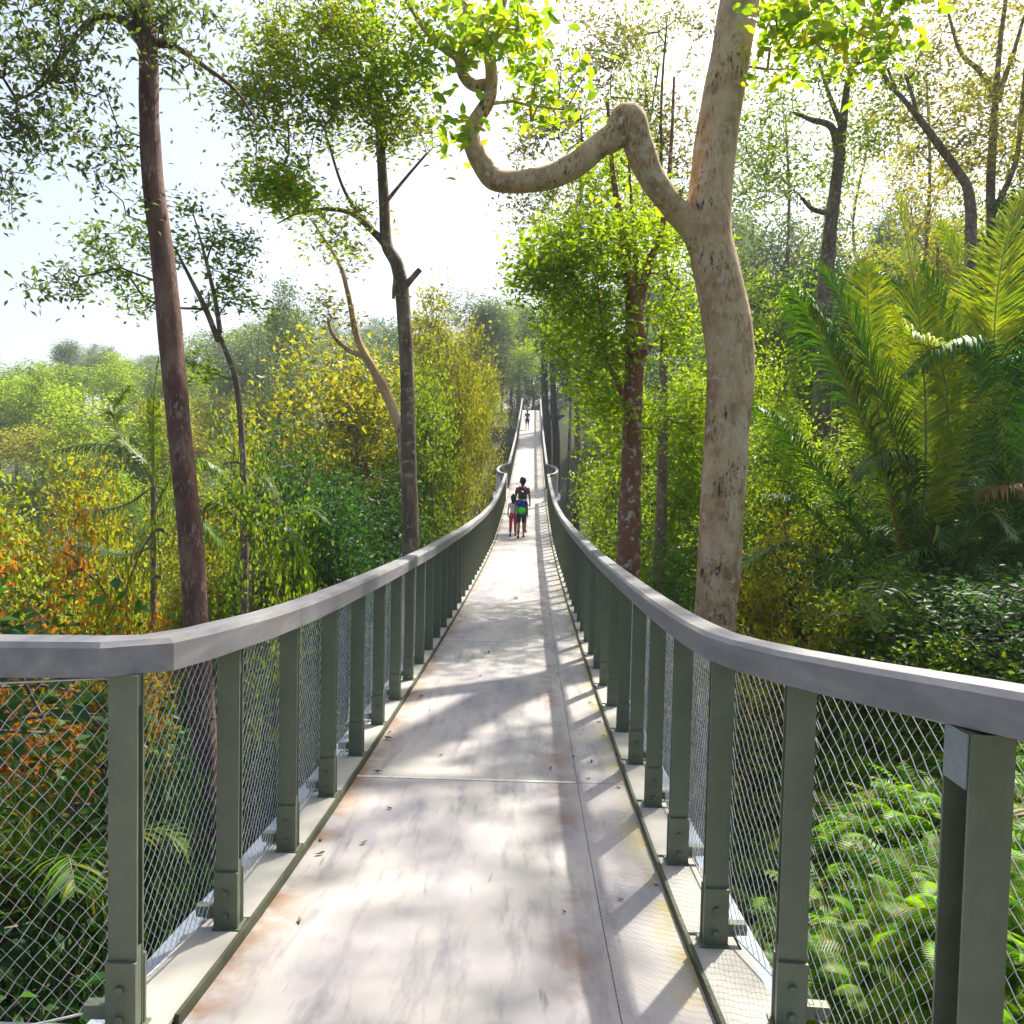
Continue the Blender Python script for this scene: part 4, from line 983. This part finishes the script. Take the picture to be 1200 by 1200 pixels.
# ------------------------------------------------------------------ ferns: one soft cover on the banks
def fern_cover():
    rng = np.random.default_rng(77); Vs = []; Fs = []; n = 0
    # one rosette template of arching fronds with side leaflets (quads)
    def rosette(rg, nf=9, L=.55, m=14):
        V = []; Fq = []
        for k in range(nf):
            a = 6.283*k/nf+rg.uniform(-.3, .3); e = rg.uniform(.35, 1.0); l = L*rg.uniform(.7, 1.2)
            d = np.array([math.cos(a)*math.cos(e), math.sin(a)*math.cos(e), math.sin(e)]); p = np.zeros(3)
            for i in range(m):
                p = p+d*l/m; d = d+np.array([0, 0, -1.5/m]); d /= np.linalg.norm(d)
                s_ = np.cross(d, [0, 0, 1]); s_ /= np.linalg.norm(s_)+1e-9; w_ = .155*L/.55*math.sin(math.pi*(i+1.3)/(m+1.6))
                for q in (-1, 1):
                    t = p+s_*q*w_+d*w_*.45+np.array([0, 0, -w_*.25]); h = d*l/m*.36; b0 = len(V)
                    mid_ = (p+t)/2+np.array([0, 0, w_*.06])
                    V += [p-h, p+h, mid_+h*.95, t, mid_-h*.95]; Fq.append((b0, b0+1, b0+2, b0+3, b0+4))
        return np.array(V), np.array(Fq)
    tmpl = [rosette(np.random.default_rng(i), 8, .55, 26) for i in range(5)]; tmpl_far = [rosette(np.random.default_rng(i), 7, .55, 13) for i in range(5)]
    cand = []
    for _ in range(6800):
        u = rng.random()
        y = 1.8+rng.random()**1.1*14; x = rng.uniform(1.25, .75*y+2.5)
        cand.append((x, y, 1))
    for _ in range(160):
        y = rng.uniform(1.5, 12); x = -rng.uniform(1.6, .5*y+3); cand.append((x, y, -1))
    keep = []
    for (x, y, s) in cand:
        dist = math.hypot(x, y)
        if s > 0 and rng.random() > min(1, 3.2/max(1, dist*.42)): continue
        keep.append((x, y, s))
    for (x, y, s) in keep:
        V, Fq = (tmpl if math.hypot(x, y) < 7 else tmpl_far)[rng.integers(5)]; a = rng.uniform(0, 6.28); sc = rng.uniform(.3, .66)*(1+.06*y)*(1.5 if x < 0 else 1)
        c_, s_ = math.cos(a), math.sin(a); R_ = np.array([[c_, -s_, 0], [s_, c_, 0], [0, 0, 1]]); tl = rng.normal(0, .35, 2); R_ = R_@np.array([[1, 0, tl[0]], [0, 1, tl[1]], [-tl[0], -tl[1], 1]])
        hump = .35*max(0, math.sin(x*2.1+y*1.3)*math.cos(y*1.7-x))
        W = (V*sc)@R_.T+np.array([x, y, gz(x, y)+.02+hump*(s > 0)])
        Vs.append(W); Fs.append(Fq+n); n += len(W)
    return mesh_np('fern_cover', np.concatenate(Vs), np.concatenate(Fs), L_FERN)
L_DRYF = leafmat('leaf dry fern', [(.3, .12, .04), (.22, .09, .04), (.38, .2, .08), (.15, .08, .04)], .3, (.6, .25, .06), .6)
for (px, py, d, L, lab) in ((985, 950, 4.6, .8, 'dry brown fern behind the right wire mesh, left of the double plate post'), (1195, 990, 3.6, .4, 'small orange dried fern beside the double plate post'), (880, 880, 7.5, .8, 'dry brown fern farther up the bank next to the pale mottled trunk')):
    q = P(px, py, d); q = (q[0], q[1], gz(q[0], q[1])+.12); rg = np.random.default_rng(px)
    r_ = empty('dry_fern', q); tag(r_, lab, 'fern')
    for k in range(9):
        a = 6.283*k/9+rg.uniform(-.3, .3); dr = np.array([math.cos(a), math.sin(a), .7]); p0 = np.array(q)
        V, Fs, mi = frond_geo([p0, p0+dr*L*.4, p0+dr*L*.7+[0, 0, -.12*L], p0+dr*L*.95+[0, 0, -.5*L]], .16*L/.6, 30, rg, .6, .005, .016)
        link('frond', mesh_np('frond', V, Fs, None, mats=[L_DRYF, M_RACHB], midx=mi), r_, -Vector(q))
fc = link('fern_cover', fern_cover()); tag(fc, 'bright green ferns covering the bank beside the bridge', 'ferns', kind='stuff')

# ------------------------------------------------------------------ leaf litter on the deck
M_LITTER = plain('dry fallen leaf', (.05, .035, .025), .7)
M_LITTER2 = plain('brown fallen leaf', (.22, .12, .05), .7)
def fallen(px, py, s, lab):
    # find the deck point by marching along the pixel ray
    d = 2.0
    while d < 60:
        q = P(px, py, d)
        if q[2] < zd(q[1])+.006: break
        d += .01
    mb = MB(); n = 8; top = []; bot = []
    for i in range(n):
        a = 6.283*i/n; r_ = s*(1 if i % 4 == 0 else .45+.1*(i % 3)); z_ = .006+.3*s*(math.sin(a*1.5+1)**2)
        top.append((r_*math.cos(a), r_*math.sin(a)*.7, z_+.003)); bot.append((r_*math.cos(a), r_*math.sin(a)*.7, z_))
    mb.add(top+bot, [tuple(range(n)), tuple(range(n, 2*n))[::-1]]+[(i, n+i, n+(i+1) % n, (i+1) % n) for i in range(n)])
    o = mb.build('fallen_leaf', M_LITTER, None, (q[0], q[1], zd(q[1])+.003)); o.rotation_euler = (0, 0, px)
    tag(o, lab, 'leaf', 'fallen leaves on the deck')
fallen(605, 701, .07, 'dark fallen leaf alone in the middle of the deck, in front of the walkers')
fallen(455, 866, .04, 'dark curled leaf at the left deck edge near the rust stain')
fallen(443, 905, .03, 'small dark leaf by the left toe strip, nearer than the curled one')
fallen(573, 765, .035, 'tiny dark leaf on the deck between the lone leaf and the tree shadow')

lr = random.Random(11)
for i in range(46):
    Y = 2.9+lr.random()**1.5*16; X = lr.choice((-1, 1))*(.79-abs(lr.gauss(0, .16))) if lr.random() < .7 else lr.uniform(-.7, .7)
    X = max(-.77, min(.77, X)); sz_ = lr.uniform(.012, .028); n = 8; top = []; bot = []
    for j in range(n):
        an = 6.283*j/n; r_ = sz_*(1 if j % 4 == 0 else .55); z_ = .003+.25*sz_*(math.sin(an+1)**2)
        top.append((r_*math.cos(an), r_*math.sin(an)*.6, z_+.0015)); bot.append((r_*math.cos(an), r_*math.sin(an)*.6, z_))
    mb = MB(); mb.add(top+bot, [tuple(range(n)), tuple(range(n, 2*n))[::-1]]+[(j, n+j, n+(j+1) % n, (j+1) % n) for j in range(n)])
    o = mb.build('fallen_leaf', lr.choice([M_LITTER, M_LITTER2]), None, (X, Y, zd(Y)+.004)); o.rotation_euler = (0, 0, lr.uniform(0, 6))
    tag(o, 'small dry leaf scrap scattered along the deck edges', 'leaf', 'leaf scraps on the deck')

# ------------------------------------------------------------------ people
M_SKIN = plain('skin', (.32, .17, .1), .5, 0, 8, .08); M_HAIR = plain('black hair', (.012, .01, .01), .45)
def skin_mesh(name, J, E, mat, root, levels=2):
    bm = bmesh.new(); lay = bm.verts.layers.skin.verify(); vs = {}
    for k, (p, r_) in J.items():
        v = bm.verts.new(p); rr = r_ if isinstance(r_, tuple) else (r_, r_); v[lay].radius = rr; v[lay].use_root = (k == list(J)[0]); vs[k] = v
    for a, b in E: bm.edges.new((vs[a], vs[b]))
    me = bpy.data.meshes.new(name); bm.to_mesh(me); bm.free(); o = bpy.data.objects.new(name, me); COL.objects.link(o)
    o.modifiers.new('Skin', 'SKIN').use_smooth_shade = True
    sb = o.modifiers.new('Sub', 'SUBSURF'); sb.levels = levels; sb.render_levels = levels
    dg = bpy.context.evaluated_depsgraph_get(); ev = o.evaluated_get(dg); m2 = bpy.data.meshes.new_from_object(ev); m2.name = name
    bpy.data.objects.remove(o); m2.materials.clear(); m2.materials.append(mat)
    m2.polygons.foreach_set('use_smooth', [True]*len(m2.polygons))
    return link(name, m2, root)
def ellip(mb, c, r, n=14, m=10, zmin=-1.0, shape=None):
    vs = []; fs = []
    for i in range(m+1):
        t = math.pi*i/m
        for j in range(n):
            a = 2*math.pi*j/n; p = Vector((math.sin(t)*math.cos(a), math.sin(t)*math.sin(a), math.cos(t)))
            if p.z < zmin: p.z = zmin
            vs.append((c[0]+p.x*r[0], c[1]+p.y*r[1], c[2]+p.z*r[2]))
    for i in range(m):
        for j in range(n): fs.append((i*n+j, i*n+(j+1) % n, (i+1)*n+(j+1) % n, (i+1)*n+j))
    mb.add(vs, fs)
def person(label, loc, H, rz, shirt, legwear, pack=None, long_legs=False, child=False, stride=.14, armf=.1, group='people walking on the footbridge', hair_long=False):
    s = H/1.72; root = empty('person', loc, rz); root.scale = (s, s, s); tag(root, label, 'person', group)
    hs = 1.18 if child else 1.0     # children have a larger head
    st = stride
    # figure faces +Y
    J = {'pelvis': ((0, 0, .93), (.125, .09)), 'waist': ((0, 0, 1.08), (.115, .08)), 'chest': ((0, 0, 1.27), (.14, .095)), 'upper': ((0, 0, 1.39), (.1, .075)),
         'neck': ((0, .005, 1.47), (.048, .05)), 'jaw': ((0, .02, 1.55), (.062*hs, .07*hs)), 'head': ((0, .015, 1.63), (.078*hs, .092*hs)), 'crown': ((0, .0, 1.68), (.062*hs, .075*hs))}
    E = [('pelvis', 'waist'), ('waist', 'chest'), ('chest', 'upper'), ('upper', 'neck'), ('neck', 'jaw'), ('jaw', 'head'), ('head', 'crown')]
    for q, nm in ((-1, 'l'), (1, 'r')):
        f = q*st
        J.update({'hip'+nm: ((q*.09, 0, .87), (.085, .09)), 'knee'+nm: ((q*.095, f*.55+.04, .49), .055), 'calf'+nm: ((q*.097, f*.8-.0, .34), .052), 'ankle'+nm: ((q*.1, f-.0, .085), .034), 'heel'+nm: ((q*.1, f-.01, .045), .036), 'toe'+nm: ((q*.115, f+.15, .028), (.036, .026)),
                  'sh'+nm: ((q*.165, 0, 1.39), .052), 'el'+nm: ((q*.225, -q*armf*.5-.02, 1.13), .036), 'wr'+nm: ((q*.235, -q*armf+.05, .9), .024), 'palm'+nm: ((q*.235, -q*armf+.065, .83), (.018, .036))})
        E += [('pelvis', 'hip'+nm), ('hip'+nm, 'knee'+nm), ('knee'+nm, 'calf'+nm), ('calf'+nm, 'ankle'+nm), ('ankle'+nm, 'heel'+nm), ('heel'+nm, 'toe'+nm), ('upper', 'sh'+nm), ('sh'+nm, 'el'+nm), ('el'+nm, 'wr'+nm), ('wr'+nm, 'palm'+nm)]
        for i, (dy, ln) in enumerate(((-.03, .06), (-.01, .072), (.01, .076), (.03, .07), (.05, .045))):
            yb = -q*armf+.065
            a_ = 'f%d%s' % (i, nm); b_ = 'g%d%s' % (i, nm)
            J[a_] = ((q*.237, yb+dy, .8 if i < 4 else .835), .009); J[b_] = ((q*.228, yb+dy*1.1+.012+(.012 if i == 4 else 0), .8-ln if i < 4 else .8), .0075)
            E += [('palm'+nm, a_), (a_, b_)]
    skin_mesh('body', J, E, M_SKIN, root)
    # clothing
    J2 = {'a': ((0, 0, .94), (.145, .11)), 'b': ((0, 0, 1.08), (.138, .103)), 'c': ((0, 0, 1.27), (.16, .115)), 'd': ((0, 0, 1.38), (.125, .092))}; E2 = [('a', 'b'), ('b', 'c'), ('c', 'd')]
    for q, nm in ((-1, 'l'), (1, 'r')):
        J2['s'+nm] = ((q*.165, 0, 1.385), .07); J2['e'+nm] = ((q*.205, -q*armf*.25-.01, 1.2), .056); E2 += [('d', 's'+nm), ('s'+nm, 'e'+nm)]
    skin_mesh('shirt', J2, E2, shirt, root)
    J3 = {'p': ((0, 0, .93), (.148, .112))}; E3 = []
    zl = .14 if long_legs else .52
    for q, nm in ((-1, 'l'), (1, 'r')):
        f = q*st; J3['h'+nm] = ((q*.093, 0, .84), .108); J3['k'+nm] = ((q*.098, f*.5+.03, .54), .088 if not long_legs else .075); E3 += [('p', 'h'+nm), ('h'+nm, 'k'+nm)]
        if long_legs: J3['a'+nm] = ((q*.1, f*.97, zl), .058); E3.append(('k'+nm, 'a'+nm))
    skin_mesh('trousers' if long_legs else 'shorts', J3, E3, legwear, root)
    mb = MB(); ellip(mb, (0, -.012, 1.665), (.098*hs, .112*hs, .105*hs), zmin=-.25)
    ellip(mb, (0, -.055*hs, 1.61), (.088*hs, .078*hs, .12*hs if not hair_long else .19*hs)); mb.build('hair', M_HAIR, root, smooth=True)
    mb = MB()
    for q in (-1, 1): ellip(mb, (q*.093*hs, .01, 1.615), (.016, .028, .036), 8, 6)
    ellip(mb, (0, .112*hs, 1.6), (.014, .022, .028), 8, 6); mb.build('ears_and_nose', M_SKIN, root, smooth=True)
    mb = MB()
    for q in (-1, 1): ellip(mb, (q*.034, .098*hs, 1.635), (.014, .01, .009), 8, 6)
    mb.build('eyes', M_HAIR, root, smooth=True)
    mb = MB(); ellip(mb, (0, .099*hs, 1.55), (.026, .01, .008), 8, 6); mb.build('mouth', plain('lips', (.3, .08, .07), .5), root, smooth=True)
    for q in (-1, 1):
        mb = MB(); ellip(mb, (q*.108, q*st+.06, .042), (.05, .135, .05), 12, 8, -.8); mb.build('shoe', plain('dark shoe', (.03, .03, .035), .5), root, smooth=True)
    if pack:
        mb = MB(); z0, z1 = pack[1], pack[2]
        ellip(mb, (0, -.16, (z0+z1)/2), (pack[3], .085, (z1-z0)/2*1.12), 16, 12)
        o = mb.build('backpack', pack[0], root, smooth=True)
        mb = MB(); ellip(mb, (0, -.235, z0+(z1-z0)*.35), (pack[3]*.72, .035, (z1-z0)*.25), 12, 8); mb.build('front_pocket', pack[0], o, smooth=True)
        mb = MB()
        for q in (-1, 1):
            mb.sweep([Vector((q*.09, -.1, 1.3)), Vector((q*.1, -.03, 1.462)), Vector((q*.1, .08, 1.43)), Vector((q*.1, .125, 1.3)), Vector((q*.11, .1, 1.12)), Vector((q*.12, -.1, 1.05))], [(-.018, -.006), (.018, -.006), (.018, .006), (-.018, .006)], up=Vector((0, 0.3, 1)).normalized())
        mb.build('strap', pack[0], o)
    return root
def cloth(name, c): return plain(name, c, .8, 0, 6, .18)
def on_deck(px, Y):
    x = P(px, 600, Y)[0]; return (x, Y, zd(Y))
person('boy with a bright green backpack over a blue shirt and navy shorts walking away', on_deck(611, 24.3), 1.36, .05, cloth('blue shirt', (.02, .03, .35)), cloth('navy shorts', (.02, .04, .08)), (cloth('bright green bag', (.05, .75, .03)), .93, 1.16, .16), child=True)
person('small child in a white top and pink red trousers on the left of the trio', on_deck(601.5, 24.6), 1.22, -.05, cloth('white top', (.7, .68, .72)), cloth('pink red trousers', (.6, .06, .09)), None, True, True, stride=.1, hair_long=True)
person('adult in a red shirt with a dark backpack walking ahead of the boy', on_deck(612, 25.6), 1.72, .0, cloth('red shirt', (.3, .03, .03)), cloth('dark shorts', (.03, .03, .05)), (cloth('dark navy bag', (.015, .015, .05)), 1.05, 1.42, .13))
person('distant person in a violet blue top and black shorts far up the bridge', on_deck(615.5, 66), 1.6, 3.14, cloth('violet blue top', (.12, .1, .5)), cloth('black shorts', (.015, .015, .03)), None, stride=.2)

# ------------------------------------------------------------------ air
mb = MB(); mb.box(-640, 640, -90, 920, -40, 130)
hz = newmat('haze'); hz[1].remove(hz[3]); pv = hz[1].new('ShaderNodeVolumePrincipled'); pv.inputs['Color'].default_value = (.86, .93, 1, 1); pv.inputs['Density'].default_value = .0007
pv.inputs['Anisotropy'].default_value = .2
hz[2].new(pv.outputs[0], hz[1]['Material Output'].inputs['Volume'])
hzo = mb.build('haze', hz[0]); hzo['kind'] = 'stuff'; hzo['label'] = 'pale humid air over the forest'; hzo['category'] = 'haze'
